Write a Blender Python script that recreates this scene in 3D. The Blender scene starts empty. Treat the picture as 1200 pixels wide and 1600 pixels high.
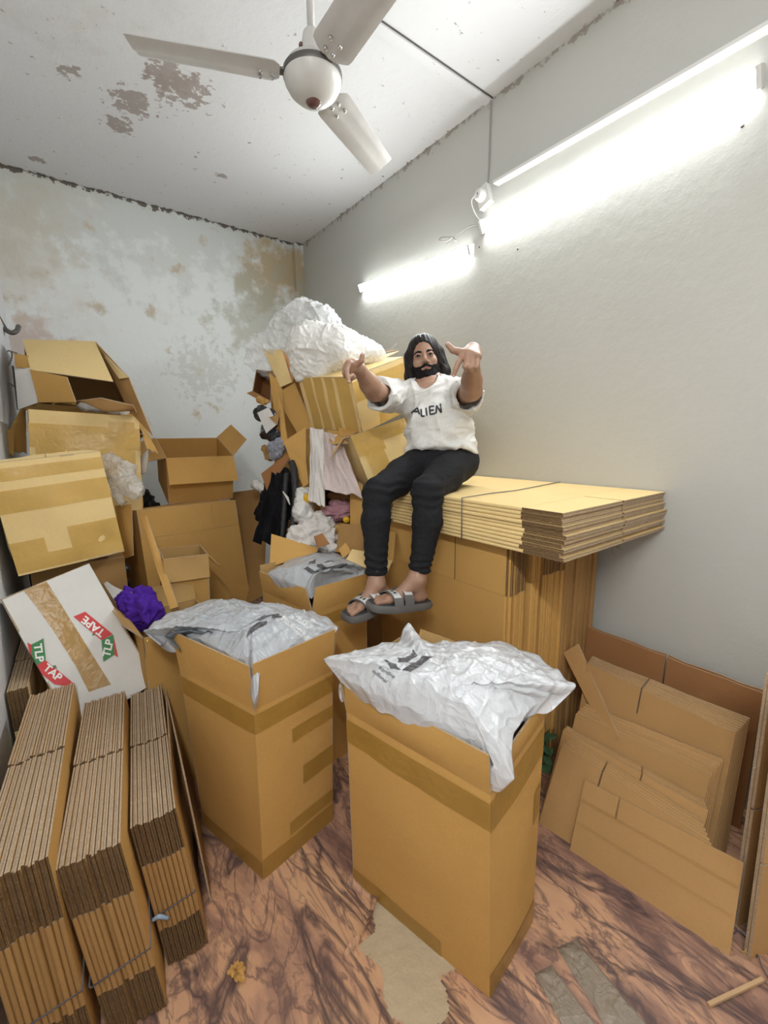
import bpy, bmesh, math, random
import numpy as np
from mathutils import Vector, Matrix, noise
from mathutils.bvhtree import BVHTree
random.seed(7)
scene = bpy.context.scene
COL = scene.collection

# ------------------------------------------------------------------ camera
F_PX, PITCH, ROLL, YAW, CAM_H = 680.0, math.radians(10.0), math.radians(-0.7), math.radians(37.0), 1.5
_cp, _sp, _cr, _sr = math.cos(PITCH), math.sin(PITCH), math.cos(ROLL), math.sin(ROLL)
C_F = np.array([math.sin(YAW)*_cp, math.cos(YAW)*_cp, -_sp])
_r0 = np.array([math.cos(YAW), -math.sin(YAW), 0.0]); _u0 = np.cross(_r0, C_F)
C_R = _cr*_r0 + _sr*_u0; C_U = -_sr*_r0 + _cr*_u0
C_O = np.array([0.0, 0.0, CAM_H])
cam_data = bpy.data.cameras.new('camera'); cam = bpy.data.objects.new('camera', cam_data); COL.objects.link(cam)
cam_data.sensor_fit = 'HORIZONTAL'; cam_data.sensor_width = 36.0; cam_data.lens = F_PX/1200.0*36.0
cam_data.clip_start = 0.02
cam.matrix_world = Matrix(((C_R[0], C_U[0], -C_F[0], C_O[0]), (C_R[1], C_U[1], -C_F[1], C_O[1]),
                           (C_R[2], C_U[2], -C_F[2], C_O[2]), (0, 0, 0, 1)))
scene.camera = cam
# measured points of the room: where a sight line meets a height, a wall plane or a distance
def ray(px, py): return C_R*(px-600)/F_PX - C_U*(py-800)/F_PX + C_F
def onz(px, py, z): d = ray(px, py); return C_O + d*(z-CAM_H)/d[2]
def onx(px, py, x): d = ray(px, py); return C_O + d*x/d[0]
def ony(px, py, y): d = ray(px, py); return C_O + d*y/d[1]
def at(px, py, dep): return C_O + ray(px, py)*dep

# ------------------------------------------------------------------ exposure, world
scene.view_settings.view_transform = 'Standard'; scene.view_settings.look = 'None'
scene.view_settings.gamma = 1.0; scene.view_settings.use_curve_mapping = False
scene.view_settings.exposure = EXPOSURE = 2.47
TUBE_W = 17.0; TUBE_FILL = 37.0        # emission of the wall tubes and of the added unseen fill tube
world = bpy.data.worlds.new('world'); scene.world = world; world.use_nodes = True
world.node_tree.nodes['Background'].inputs[0].default_value = (0.8, 0.85, 0.9, 1)
world.node_tree.nodes['Background'].inputs[1].default_value = 0.05

# ------------------------------------------------------------------ materials
def new_mat(name):
    m = bpy.data.materials.new(name); m.use_nodes = True
    return m, m.node_tree.nodes, m.node_tree.links, m.node_tree.nodes['Principled BSDF']
def N(ns, t, **kw):
    n = ns.new(t)
    for k, v in kw.items():
        if k.startswith('i_'): n.inputs[k[2:].replace('_', ' ')].default_value = v
        else: setattr(n, k, v)
    return n
def rgba(c): return (c[0], c[1], c[2], 1.0)
def mixc(ns, ls, fac, a, b, blend='MIX'):
    m = ns.new('ShaderNodeMix'); m.data_type = 'RGBA'; m.blend_type = blend
    for s, v in ((0, fac), (6, a), (7, b)):
        if isinstance(v, bpy.types.NodeSocket): ls.new(v, m.inputs[s])
        else: m.inputs[s].default_value = v if s == 0 else rgba(v)
    return m.outputs[2]
def math_n(ns, ls, op, a, b=0.0, clamp=False):
    m = ns.new('ShaderNodeMath'); m.operation = op; m.use_clamp = clamp
    for s, v in ((0, a), (1, b)):
        if isinstance(v, bpy.types.NodeSocket): ls.new(v, m.inputs[s])
        else: m.inputs[s].default_value = v
    return m.outputs[0]
def ramp(ns, ls, src, stops):
    r = ns.new('ShaderNodeValToRGB'); ls.new(src, r.inputs[0])
    while len(r.color_ramp.elements) < len(stops): r.color_ramp.elements.new(0.5)
    for e, (p, c) in zip(r.color_ramp.elements, stops):
        e.position = p; e.color = rgba(c) if hasattr(c, '__len__') else (c, c, c, 1)
    return r.outputs[0]
def noise_tex(ns, ls, vec, scale, detail=4, rough=0.55, dist=0.0):
    t = N(ns, 'ShaderNodeTexNoise'); t.inputs['Scale'].default_value = scale; t.inputs['Detail'].default_value = detail
    t.inputs['Roughness'].default_value = rough; t.inputs['Distortion'].default_value = dist
    if vec is not None: ls.new(vec, t.inputs['Vector'])
    return t.outputs[0]
def bump(ns, ls, bs, h, strength=0.3, dist=0.01):
    b = ns.new('ShaderNodeBump'); b.inputs['Strength'].default_value = strength; b.inputs['Distance'].default_value = dist
    ls.new(h, b.inputs['Height']); ls.new(b.outputs[0], bs.inputs['Normal'])
def coords(ns, which='Object'):
    return ns.new('ShaderNodeTexCoord').outputs[which]

def mat_cardboard(name, base, vary=0.12, rough=0.85):
    m, ns, ls, bs = new_mat(name)
    co = coords(ns); n1 = noise_tex(ns, ls, co, 3.0, 3); n2 = noise_tex(ns, ls, co, 160, 2)
    oi = ns.new('ShaderNodeObjectInfo')
    f = math_n(ns, ls, 'ADD', math_n(ns, ls, 'MULTIPLY', n1, 0.6), math_n(ns, ls, 'MULTIPLY', oi.outputs['Random'], 0.4))
    lo = [c*(1-vary*1.6) for c in base]; hi = [min(1, c*(1+vary)) for c in base]
    c = mixc(ns, ls, f, lo, hi)
    c = mixc(ns, ls, math_n(ns, ls, 'MULTIPLY', ramp(ns, ls, n2, [(0.35, 0), (0.7, 1)]), 0.18), c, [x*0.7 for x in base])
    ls.new(c, bs.inputs['Base Color']); bs.inputs['Roughness'].default_value = rough
    bs.inputs['Specular IOR Level'].default_value = 0.25
    bump(ns, ls, bs, noise_tex(ns, ls, co, 14, 4), 0.25, 0.01)
    return m
def mat_simple(name, base, rough=0.7, spec=0.5, metal=0.0, bscale=None, bstr=0.2, coat=0, vary=0.0, sheen=0.0, vscale=6):
    m, ns, ls, bs = new_mat(name)
    bs.inputs['Roughness'].default_value = rough; bs.inputs['Specular IOR Level'].default_value = spec
    bs.inputs['Metallic'].default_value = metal; bs.inputs['Coat Weight'].default_value = coat
    bs.inputs['Sheen Weight'].default_value = sheen
    co = coords(ns); n = noise_tex(ns, ls, co, vscale, 5)
    ls.new(mixc(ns, ls, n, [x*(1-vary) for x in base], [min(1, x*(1+vary)) for x in base]), bs.inputs['Base Color'])
    if bscale: bump(ns, ls, bs, noise_tex(ns, ls, co, bscale, 4), bstr, 0.01)
    return m
M = {}
M['kraft'] = mat_cardboard('kraft_cardboard', (0.585, 0.335, 0.10))
M['kraft_mid'] = mat_cardboard('reclaimed_cardboard', (0.50, 0.29, 0.115))
M['kraft_light'] = mat_cardboard('pale_kraft_cardboard', (0.80, 0.59, 0.275), 0.08)
M['kraft_brown'] = mat_cardboard('brown_cardboard', (0.40, 0.225, 0.08))
M['kraft_red'] = mat_cardboard('red_brown_cardboard', (0.36, 0.17, 0.065))
M['kraft_in'] = mat_cardboard('cardboard_inside', (0.52, 0.32, 0.12))
def mat_edge(name, a, b, sc):
    m, ns, ls, bs = new_mat(name); co = coords(ns)
    n1 = noise_tex(ns, ls, co, sc, 4, 0.7); n2 = noise_tex(ns, ls, co, 18, 3)
    c = mixc(ns, ls, ramp(ns, ls, n1, [(0.3, 0), (0.7, 1)]), a, b)
    c = mixc(ns, ls, math_n(ns, ls, 'MULTIPLY', n2, 0.45), c, [x*0.55 for x in a])
    ls.new(c, bs.inputs['Base Color']); bs.inputs['Roughness'].default_value = 0.95
    bs.inputs['Specular IOR Level'].default_value = 0.1
    bump(ns, ls, bs, n1, 0.7, 0.006)
    return m
M['edge'] = mat_edge('cut_cardboard_edge', (0.42, 0.30, 0.19), (0.72, 0.56, 0.39), 240)
M['edge_shade'] = mat_edge('shaded_flute_edge', (0.12, 0.07, 0.035), (0.27, 0.17, 0.085), 200)  # dark tone paints in the recess shade along the cut flap edges
def mat_tape(name, base, alpha=0.8):
    m, ns, ls, bs = new_mat(name); co = coords(ns)
    n = noise_tex(ns, ls, co, 9, 4); ls.new(mixc(ns, ls, n, [x*0.82 for x in base], [min(1, x*1.15) for x in base]), bs.inputs['Base Color'])
    bs.inputs['Roughness'].default_value = 0.28; bs.inputs['Specular IOR Level'].default_value = 0.5
    bs.inputs['Alpha'].default_value = alpha
    bump(ns, ls, bs, noise_tex(ns, ls, co, 30, 3, 0.5, 1.0), 0.25, 0.01)
    return m
M['tape'] = mat_tape('brown_packing_tape', (0.44, 0.245, 0.05), 0.85)
M['tape_yellow'] = mat_tape('amber_packing_tape', (0.74, 0.47, 0.12), 0.66)
M['white_card'] = mat_simple('white_carton_board', (0.68, 0.66, 0.62), 0.6, vary=0.08, bscale=12, bstr=0.3)
M['red_ink'] = mat_simple('red_print', (0.60, 0.03, 0.03), 0.5)
M['green_ink'] = mat_simple('green_print', (0.03, 0.20, 0.05), 0.5)
M['white_ink'] = mat_simple('white_print', (0.85, 0.83, 0.8), 0.5)
M['grey_ink'] = mat_simple('grey_logo_print', (0.085, 0.08, 0.085), 0.4)
M['black_ink'] = mat_simple('black_print', (0.015, 0.015, 0.02), 0.6)
M['metal'] = mat_simple('painted_white_metal', (0.60, 0.58, 0.54), 0.35, vary=0.12, vscale=14)
M['blade'] = mat_simple('dusty_fan_blade_paint', (0.57, 0.555, 0.53), 0.38, vary=0.22, vscale=7)
M['steel'] = mat_simple('steel', (0.5, 0.5, 0.5), 0.3, metal=1.0)
M['dark_metal'] = mat_simple('dark_grey_metal', (0.12, 0.11, 0.10), 0.45, metal=0.3)
M['dome'] = mat_simple('brown_hub_badge', (0.13, 0.06, 0.05), 0.25)
M['plastic_white'] = mat_simple('white_electrical_plastic', (0.72, 0.71, 0.68), 0.35)
M['wire_grey'] = mat_simple('grey_wire', (0.35, 0.33, 0.31), 0.5)
M['twine'] = mat_simple('blue_grey_twine', (0.10, 0.10, 0.13), 0.7)
M['twine_blue'] = mat_simple('pale_blue_strap', (0.28, 0.38, 0.50), 0.5)
M['black_cloth'] = mat_simple('black_cloth', (0.008, 0.008, 0.010), 0.9, 0.2, bscale=25, bstr=0.5)
M['dark_plastic'] = mat_simple('dark_plastic_film', (0.02, 0.021, 0.026), 0.3, 0.5, bscale=18, bstr=0.6)
M['rubber'] = mat_simple('black_ribbed_rubber', (0.02, 0.02, 0.022), 0.55, bscale=60, bstr=0.5)
M['cloth_white'] = mat_simple('off_white_cloth', (0.66, 0.62, 0.58), 0.9, 0.2, bscale=20, bstr=0.4, vary=0.05)
M['cloth_pink'] = mat_simple('pale_pink_cloth', (0.60, 0.50, 0.47), 0.9, 0.2, bscale=20, bstr=0.4, vary=0.05)
M['cloth_rose'] = mat_simple('rose_cloth', (0.42, 0.22, 0.25), 0.9, 0.2, bscale=20, bstr=0.5)
M['cloth_purple'] = mat_simple('purple_cloth', (0.075, 0.02, 0.30), 0.85, 0.2, bscale=20, bstr=0.5)
M['yellow'] = mat_simple('yellow_print', (0.75, 0.42, 0.01), 0.6)
M['green'] = mat_simple('green_plastic_leaf', (0.008, 0.05, 0.012), 0.5)
M['wood'] = mat_simple('pale_wood', (0.55, 0.36, 0.19), 0.8, vary=0.15)
M['skin'] = None
def mat_film(name, base, alpha, rough=0.22, sc=16, bs_=0.7, trans=0.0):
    m, ns, ls, bs = new_mat(name); co = coords(ns)
    n = noise_tex(ns, ls, co, sc*.55, 2, 0.5, 1.6); n2 = noise_tex(ns, ls, co, sc*1.7, 3, 0.5, 0.8)
    cr = lambda q: math_n(ns, ls, 'POWER', math_n(ns, ls, 'SUBTRACT', 1.0, math_n(ns, ls, 'MULTIPLY', math_n(ns, ls, 'ABSOLUTE', math_n(ns, ls, 'SUBTRACT', q, 0.5)), 2.0)), 5.0)
    crease = math_n(ns, ls, 'ADD', cr(n), math_n(ns, ls, 'MULTIPLY', cr(n2), 0.6))
    ls.new(mixc(ns, ls, n, [x*0.93 for x in base], [min(1, x*1.08) for x in base]), bs.inputs['Base Color'])
    bs.inputs['Roughness'].default_value = rough; bs.inputs['Alpha'].default_value = alpha
    bs.inputs['Specular IOR Level'].default_value = 0.7
    bs.inputs['Coat Weight'].default_value = 0.35; bs.inputs['Coat Roughness'].default_value = 0.12
    bump(ns, ls, bs, crease, bs_, 0.016)
    return m
M['poly'] = mat_film('frosted_white_poly_bag', (0.72, 0.73, 0.75), 0.80, 0.3, 6, 0.3)
M['poly_grey'] = mat_film('grey_tinted_poly_bag', (0.58, 0.60, 0.63), 0.74, 0.28, 6, 0.3)
M['film'] = mat_film('clear_white_film', (0.86, 0.87, 0.86), 0.42, 0.15, 7, 0.5)
M['film2'] = mat_film('milky_packing_film', (0.88, 0.86, 0.82), 0.84, 0.2, 7, 0.4)

def mat_wall(name, base, kind):
    m, ns, ls, bs = new_mat(name); geo = ns.new('ShaderNodeNewGeometry'); pos = geo.outputs['Position']
    sep = ns.new('ShaderNodeSeparateXYZ'); ls.new(pos, sep.inputs[0]); X, Y, Z = sep.outputs
    n_big = noise_tex(ns, ls, pos, 0.8, 4); n_mid = noise_tex(ns, ls, pos, 5.5, 6, 0.62); n_fine = noise_tex(ns, ls, pos, 22, 5, 0.65)
    c = mixc(ns, ls, n_big, [x*0.95 for x in base], [x*1.04 for x in base])
    h = n_fine
    def sub(a, b): return math_n(ns, ls, 'SUBTRACT', a, b)
    def mul(a, b): return math_n(ns, ls, 'MULTIPLY', a, b)
    def near(p, r):     # 1 at p falling to 0 at r
        v = ns.new('ShaderNodeVectorMath'); v.operation = 'DISTANCE'; ls.new(pos, v.inputs[0]); v.inputs[1].default_value = p
        return ramp(ns, ls, mul(v.outputs['Value'], 1.0/r), [(0.15, 1), (1.0, 0)])
    def blotch(c, mask, th, soft, col, amt=1.0, src=None):
        s = math_n(ns, ls, 'ADD', src or n_mid, mul(mask, 0.34))
        f = mul(ramp(ns, ls, s, [(th, 0), (th+soft, 1)]), amt)
        return mixc(ns, ls, f, c, col), f
    if kind == 'back':
        up = ramp(ns, ls, mul(Z, 1/3.24), [(0.66, 0), (0.97, 1)])
        side_l = ramp(ns, ls, X, [(0.0, 1), (0.75, 0)])
        c, f0 = blotch(c, up, 0.66, 0.10, (0.56, 0.575, 0.54), 0.55)
        c, f1 = blotch(c, mul(side_l, up), 0.62, 0.14, (0.60, 0.57, 0.48), 0.45, noise_tex(ns, ls, pos, 2.6, 6, 0.6))
        c, f2 = blotch(c, near((0.0, 3.97, 2.05), 0.5), 0.66, 0.12, (0.46, 0.27, 0.19), 0.5)
        c, f3 = blotch(c, near((1.85, 3.97, 2.95), 0.55), 0.60, 0.16, (0.48, 0.35, 0.17), 0.8)
        c, f3b = blotch(c, near((-0.1, 3.97, 2.8), 0.7), 0.62, 0.16, (0.60, 0.53, 0.42), 0.45)
        c, f4 = blotch(c, near((1.1, 3.97, 2.05), 0.45), 0.70, 0.06, (0.48, 0.49, 0.43), 0.45, n_fine)
        c, f4c = blotch(c, near((1.75, 3.97, 2.5), 0.8), 0.66, 0.12, (0.45, 0.45, 0.37), 0.7)
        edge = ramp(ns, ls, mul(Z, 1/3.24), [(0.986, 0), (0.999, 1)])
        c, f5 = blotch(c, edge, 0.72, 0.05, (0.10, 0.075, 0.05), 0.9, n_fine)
        h = math_n(ns, ls, 'ADD', n_fine, mul(f0, 0.5))
    elif kind == 'ceiling':
        for p, r, th in ((tuple(onz(285, 140, 3.24)), 0.24, 0.70), (tuple(onz(265, 120, 3.24)), 0.16, 0.66), (tuple(onz(205, 160, 3.24)), 0.22, 0.735),
                         (tuple(onz(185, 195, 3.24)), 0.16, 0.74), (tuple(onz(110, 110, 3.24)), 0.10, 0.73), (tuple(onz(345, 275, 3.24)), 0.06, 0.72), (tuple(onz(60, 250, 3.24)), 0.08, 0.72)):
            c, f = blotch(c, near(p, r), th, 0.03, (0.36, 0.31, 0.28), 0.9, n_fine)
        c, f = blotch(c, near((0.1, 2.2, 3.24), 1.1), 0.72, 0.16, (0.60, 0.58, 0.54), 0.35)
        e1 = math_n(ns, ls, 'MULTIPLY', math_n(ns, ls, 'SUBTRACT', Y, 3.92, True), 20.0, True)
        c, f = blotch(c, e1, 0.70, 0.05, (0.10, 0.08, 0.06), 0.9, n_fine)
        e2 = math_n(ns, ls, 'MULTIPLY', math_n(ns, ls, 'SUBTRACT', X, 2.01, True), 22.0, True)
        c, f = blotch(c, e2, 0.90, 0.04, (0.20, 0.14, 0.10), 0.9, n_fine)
    elif kind == 'right':
        c, f = blotch(c, near((2.06, 0.95, 1.0), 0.10), 0.78, 0.02, (0.40, 0.36, 0.30), 0.8, n_fine)
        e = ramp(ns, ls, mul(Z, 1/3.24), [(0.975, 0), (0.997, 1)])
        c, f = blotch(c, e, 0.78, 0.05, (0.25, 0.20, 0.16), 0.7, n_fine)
        h = math_n(ns, ls, 'ADD', n_fine, mul(noise_tex(ns, ls, pos, 7, 4), 1.4))
    ls.new(c, bs.inputs['Base Color']); bs.inputs['Roughness'].default_value = 0.55 if kind == 'right' else 0.8
    bs.inputs['Specular IOR Level'].default_value = 0.3
    bump(ns, ls, bs, h, 0.15 if kind == 'right' else 0.2, 0.012)
    return m
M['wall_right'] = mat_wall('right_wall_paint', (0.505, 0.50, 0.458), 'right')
M['wall_back'] = mat_wall('damp_back_wall_paint', (0.74, 0.76, 0.74), 'back')
M['wall_plain'] = mat_wall('plain_wall_paint', (0.72, 0.73, 0.74), 'plain')
M['ceiling'] = mat_wall('ceiling_paint', (0.72, 0.72, 0.72), 'ceiling')

def mat_floor():
    m, ns, ls, bs = new_mat('marble_print_vinyl'); geo = ns.new('ShaderNodeNewGeometry'); pos = geo.outputs['Position']
    mp = ns.new('ShaderNodeMapping'); mp.inputs['Rotation'].default_value = (0, 0, math.radians(28)); mp.inputs['Scale'].default_value = (2.3, 0.75, 1)
    ls.new(pos, mp.inputs[0]); v = mp.outputs[0]
    big = noise_tex(ns, ls, v, 2.3, 6, 0.6, 1.2)
    c = ramp(ns, ls, big, [(0.34, (0.24, 0.12, 0.09)), (0.44, (0.40, 0.22, 0.15)), (0.53, (0.62, 0.345, 0.20)), (0.74, (0.72, 0.44, 0.24))])
    def veins(scale, w, dist, off):
        m2 = ns.new('ShaderNodeMapping'); m2.inputs['Location'].default_value = (off, off*0.7, 0); ls.new(v, m2.inputs[0])
        n = noise_tex(ns, ls, m2.outputs[0], scale, 5, 0.55, dist)
        d = math_n(ns, ls, 'ABSOLUTE', math_n(ns, ls, 'SUBTRACT', n, 0.5))
        return ramp(ns, ls, d, [(0.0, 1), (w, 0)])
    for sc, w, di, off, col, amt in ((1.3, 0.035, 1.6, 0, (0.045, 0.025, 0.035), 0.95), (2.9, 0.030, 1.8, 3.1, (0.11, 0.06, 0.06), 0.75),
                                     (5.5, 0.035, 1.5, 7.7, (0.14, 0.07, 0.06), 0.55)):
        c = mixc(ns, ls, math_n(ns, ls, 'MULTIPLY', veins(sc, w, di, off), amt), c, col)
    ls.new(mixc(ns, ls, math_n(ns, ls, 'MULTIPLY', noise_tex(ns, ls, pos, 3.0, 5), 0.25), c, (0.33, 0.24, 0.18)), bs.inputs['Base Color'])
    bs.inputs['Roughness'].default_value = 0.42; bs.inputs['Specular IOR Level'].default_value = 0.4
    bump(ns, ls, bs, noise_tex(ns, ls, pos, 30, 4), 0.1, 0.01)
    return m
M['floor'] = mat_floor()
M['backing'] = mat_simple('bare_felt_backing', (0.50, 0.40, 0.27), 0.95, 0.1, bscale=30, bstr=0.6, vary=0.15)
M['old_tape'] = mat_film('dusty_clear_tape', (0.42, 0.35, 0.27), 0.6, 0.35, 12, 0.4)

def emit(name, col, s):
    m = bpy.data.materials.new(name); m.use_nodes = True; ns = m.node_tree.nodes; ns.clear()
    e = ns.new('ShaderNodeEmission'); e.inputs[0].default_value = rgba(col); e.inputs[1].default_value = s
    o = ns.new('ShaderNodeOutputMaterial'); m.node_tree.links.new(e.outputs[0], o.inputs[0]); return m
M['tube'] = emit('lit_tube_diffuser', (0.96, 1.0, 1.02), TUBE_W)
M['tube_fill'] = emit('added_fill_tube_diffuser', (0.985, 1.0, 0.99), TUBE_FILL)  # glow of the added fill tube out of view

# ------------------------------------------------------------------ object helpers
def V(p): return Vector((float(p[0]), float(p[1]), float(p[2])))
def crease(p, s, seed=0.0, w=4.0): return max(0.0, 1-abs(noise.noise(Vector((p[0]*s+seed, p[1]*s+seed*1.7, p[2]*s-seed))))*w)**2
def lerp(a, b, t): return a + (b-a)*t
class MB:
    def __init__(s): s.v = []; s.f = []; s.m = []; s.smooth = False
    def add(s, vs, fs, mi=0):
        o = len(s.v); s.v += [tuple(map(float, p)) for p in vs]; s.f += [tuple(i+o for i in f) for f in fs]; s.m += [mi]*len(fs)
    def hexa(s, b, t, mi=0):        # b, t: four points each
        s.add(list(b)+list(t), [(3,2,1,0),(4,5,6,7),(0,1,5,4),(1,2,6,5),(2,3,7,6),(3,0,4,7)], mi)
    def box(s, lo, hi, mi=0):
        (a,b,c),(d,e,f) = lo, hi
        s.hexa([(a,b,c),(d,b,c),(d,e,c),(a,e,c)], [(a,b,f),(d,b,f),(d,e,f),(a,e,f)], mi)
    def obox(s, c, ax, mi=0):       # centre and three half-axis vectors
        c = np.array(c, float); x, y, z = [np.array(a, float) for a in ax]
        s.hexa([c-x-y-z, c+x-y-z, c+x+y-z, c-x+y-z], [c-x-y+z, c+x-y+z, c+x+y+z, c-x+y+z], mi)
    def tube(s, pts, r, n=8, mi=0, caps=True):
        pts = [np.array(p, float) for p in pts]; rs = r if hasattr(r, '__len__') else [r]*len(pts)
        rings = []; up = None
        for i, p in enumerate(pts):
            d = pts[min(i+1, len(pts)-1)] - pts[max(i-1, 0)]; d = d/(np.linalg.norm(d)+1e-12)
            if up is None: up = np.cross(d, [0.3, 0.5, 0.81]); up /= np.linalg.norm(up)+1e-12
            up = up - d*np.dot(up, d); up /= np.linalg.norm(up)+1e-12
            w = np.cross(d, up)
            rings.append([p + rs[i]*(math.cos(2*math.pi*k/n)*up + math.sin(2*math.pi*k/n)*w) for k in range(n)])
        vs = [q for rg in rings for q in rg]; fs = []
        for i in range(len(rings)-1):
            for k in range(n):
                k2 = (k+1) % n; fs.append((i*n+k, i*n+k2, (i+1)*n+k2, (i+1)*n+k))
        if caps: fs.append(tuple(range(n-1, -1, -1))); fs.append(tuple((len(rings)-1)*n+k for k in range(n)))
        s.add(vs, fs, mi)
    def lathe(s, o, prof, n=32, mi=0, axis=(0,0,1)):
        o = np.array(o, float); a = np.array(axis, float); a /= np.linalg.norm(a)
        u = np.cross(a, [1, 0, 0] if abs(a[0]) < 0.9 else [0, 1, 0]); u /= np.linalg.norm(u); w = np.cross(a, u)
        vs = []; fs = []
        for r, z in prof:
            for k in range(n): t = 2*math.pi*k/n; vs.append(o + a*z + r*(math.cos(t)*u + math.sin(t)*w))
        for i in range(len(prof)-1):
            for k in range(n): k2 = (k+1) % n; fs.append((i*n+k, i*n+k2, (i+1)*n+k2, (i+1)*n+k))
        s.add(vs, fs, mi)
    def build(s, name, mats, parent=None, smooth=False, auto=None):
        used_v = sorted({i for f in s.f for i in f}); mp = {o: n for n, o in enumerate(used_v)}
        s.v = [s.v[i] for i in used_v]; s.f = [tuple(mp[i] for i in f) for f in s.f]
        me = bpy.data.meshes.new(name); me.from_pydata(s.v, [], s.f)
        if not isinstance(mats, (list, tuple)): mats = [mats]
        for m in mats: me.materials.append(m)
        me.polygons.foreach_set('material_index', s.m)
        me.validate(); me.update()
        o = bpy.data.objects.new(name, me); COL.objects.link(o)
        if parent is not None: parent_to(o, parent)
        if smooth or s.smooth: shade(o, auto)
        return o
def shade(o, auto=None):
    me = o.data; me.polygons.foreach_set('use_smooth', [True]*len(me.polygons))
    if auto is not None:
        try: me.set_sharp_from_angle(angle=math.radians(auto))
        except Exception: pass
def parent_to(o, p):
    # geometry is given in world metres: keep it there under a parent standing at its own base
    o.parent = p; o.matrix_parent_inverse = p.matrix_world.inverted() if p.matrix_world else Matrix()
def tag(o, label=None, cat=None, group=None, kind=None):
    if label: o['label'] = label
    if cat: o['category'] = cat
    if group: o['group'] = group
    if kind: o['kind'] = kind
    return o
def rebase(o, p):
    """move the origin of a mesh thing to point p without moving its surface"""
    p = V(p); o.data.transform(Matrix.Translation(-p)); o.location = p; o.matrix_world = Matrix.Translation(p)
    return o
def empty(name, loc, label, cat, group=None):
    o = bpy.data.objects.new(name, None); COL.objects.link(o); o.empty_display_size = 0.05
    o.location = V(loc); o.matrix_world = Matrix.Translation(V(loc)); return tag(o, label, cat, group)
def copy_tree(o, parent=None):
    c = o.copy(); COL.objects.link(c)
    if parent is not None:
        mpi = o.matrix_parent_inverse.copy(); c.parent = parent; c.matrix_parent_inverse = mpi
    for ch in list(o.children): copy_tree(ch, c)
    return c
def nz(p, s, seed=0.0): return noise.noise(Vector((p[0]*s+seed, p[1]*s+seed*1.7, p[2]*s-seed)))
def unit(v): v = np.array(v, float); return v/(np.linalg.norm(v)+1e-12)
def catmull(pts, n=8):
    pts = [np.array(p, float) for p in pts]; P = [pts[0]]+pts+[pts[-1]]; out = []
    for i in range(1, len(P)-2):
        for k in range(n):
            t = k/n; a, b, c, d = P[i-1], P[i], P[i+1], P[i+2]
            out.append(0.5*((2*b)+(-a+c)*t+(2*a-5*b+4*c-d)*t*t+(-a+3*b-3*c+d)*t**3))
    out.append(pts[-1]); return out

# ---- sheets of board: bilinear patch with thickness, bulge and small warps
class Sheet:
    def __init__(s, q, bulge=0.0, rough=0.0, seed=0.0):
        s.q = [np.array(p, float) for p in q]; a, b, c, d = s.q
        s.n = unit(np.cross(b-a, d-a)); s.b = bulge; s.r = rough; s.seed = seed
    def __call__(s, u, v, off=0.0):
        a, b, c, d = s.q
        p = (a*(1-u)+b*u)*(1-v) + (d*(1-u)+c*u)*v
        w = s.b*math.sin(math.pi*min(max(u, 0), 1))*math.sin(math.pi*min(max(v, 0), 1))
        e = min(1, 8*min(max(u, 0), max(1-u, 0)))*min(1, 8*min(max(v, 0), max(1-v, 0))) if s.r else 0
        if s.r: w += s.r*e*nz(p, 7.0, s.seed)
        return p + s.n*(w+off)
def slab(mb, S, t, nu=6, nv=6, u0=0, u1=1, v0=0, v1=1, off=0.0, mf=0, mb_=None, me=1, outline=None):
    """solid piece of sheet S between offsets off-t and off"""
    mb_ = mf if mb_ is None else mb_
    vs = []; idx = {}
    for k, o in ((0, off), (1, off-t)):
        for j in range(nv+1):
            for i in range(nu+1):
                u = lerp(u0, u1, i/nu); v = lerp(v0, v1, j/nv)
                if outline: u, v = outline(i/nu, j/nv, u, v)
                idx[k, i, j] = len(vs); vs.append(S(u, v, o))
    ft = [(idx[0,i,j], idx[0,i+1,j], idx[0,i+1,j+1], idx[0,i,j+1]) for j in range(nv) for i in range(nu)]
    fb = [(idx[1,i,j+1], idx[1,i+1,j+1], idx[1,i+1,j], idx[1,i,j]) for j in range(nv) for i in range(nu)]
    fe = []
    for i in range(nu):
        fe.append((idx[1,i,0], idx[1,i+1,0], idx[0,i+1,0], idx[0,i,0])); fe.append((idx[0,i,nv], idx[0,i+1,nv], idx[1,i+1,nv], idx[1,i,nv]))
    for j in range(nv):
        fe.append((idx[0,0,j], idx[0,0,j+1], idx[1,0,j+1], idx[1,0,j])); fe.append((idx[1,nu,j], idx[1,nu,j+1], idx[0,nu,j+1], idx[0,nu,j]))
    o = len(mb.v); mb.v += [tuple(map(float, p)) for p in vs]
    for fs, mi in ((ft, mf), (fb, mb_), (fe, me)):
        mb.f += [tuple(x+o for x in f) for f in fs]; mb.m += [mi]*len(fs)

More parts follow.
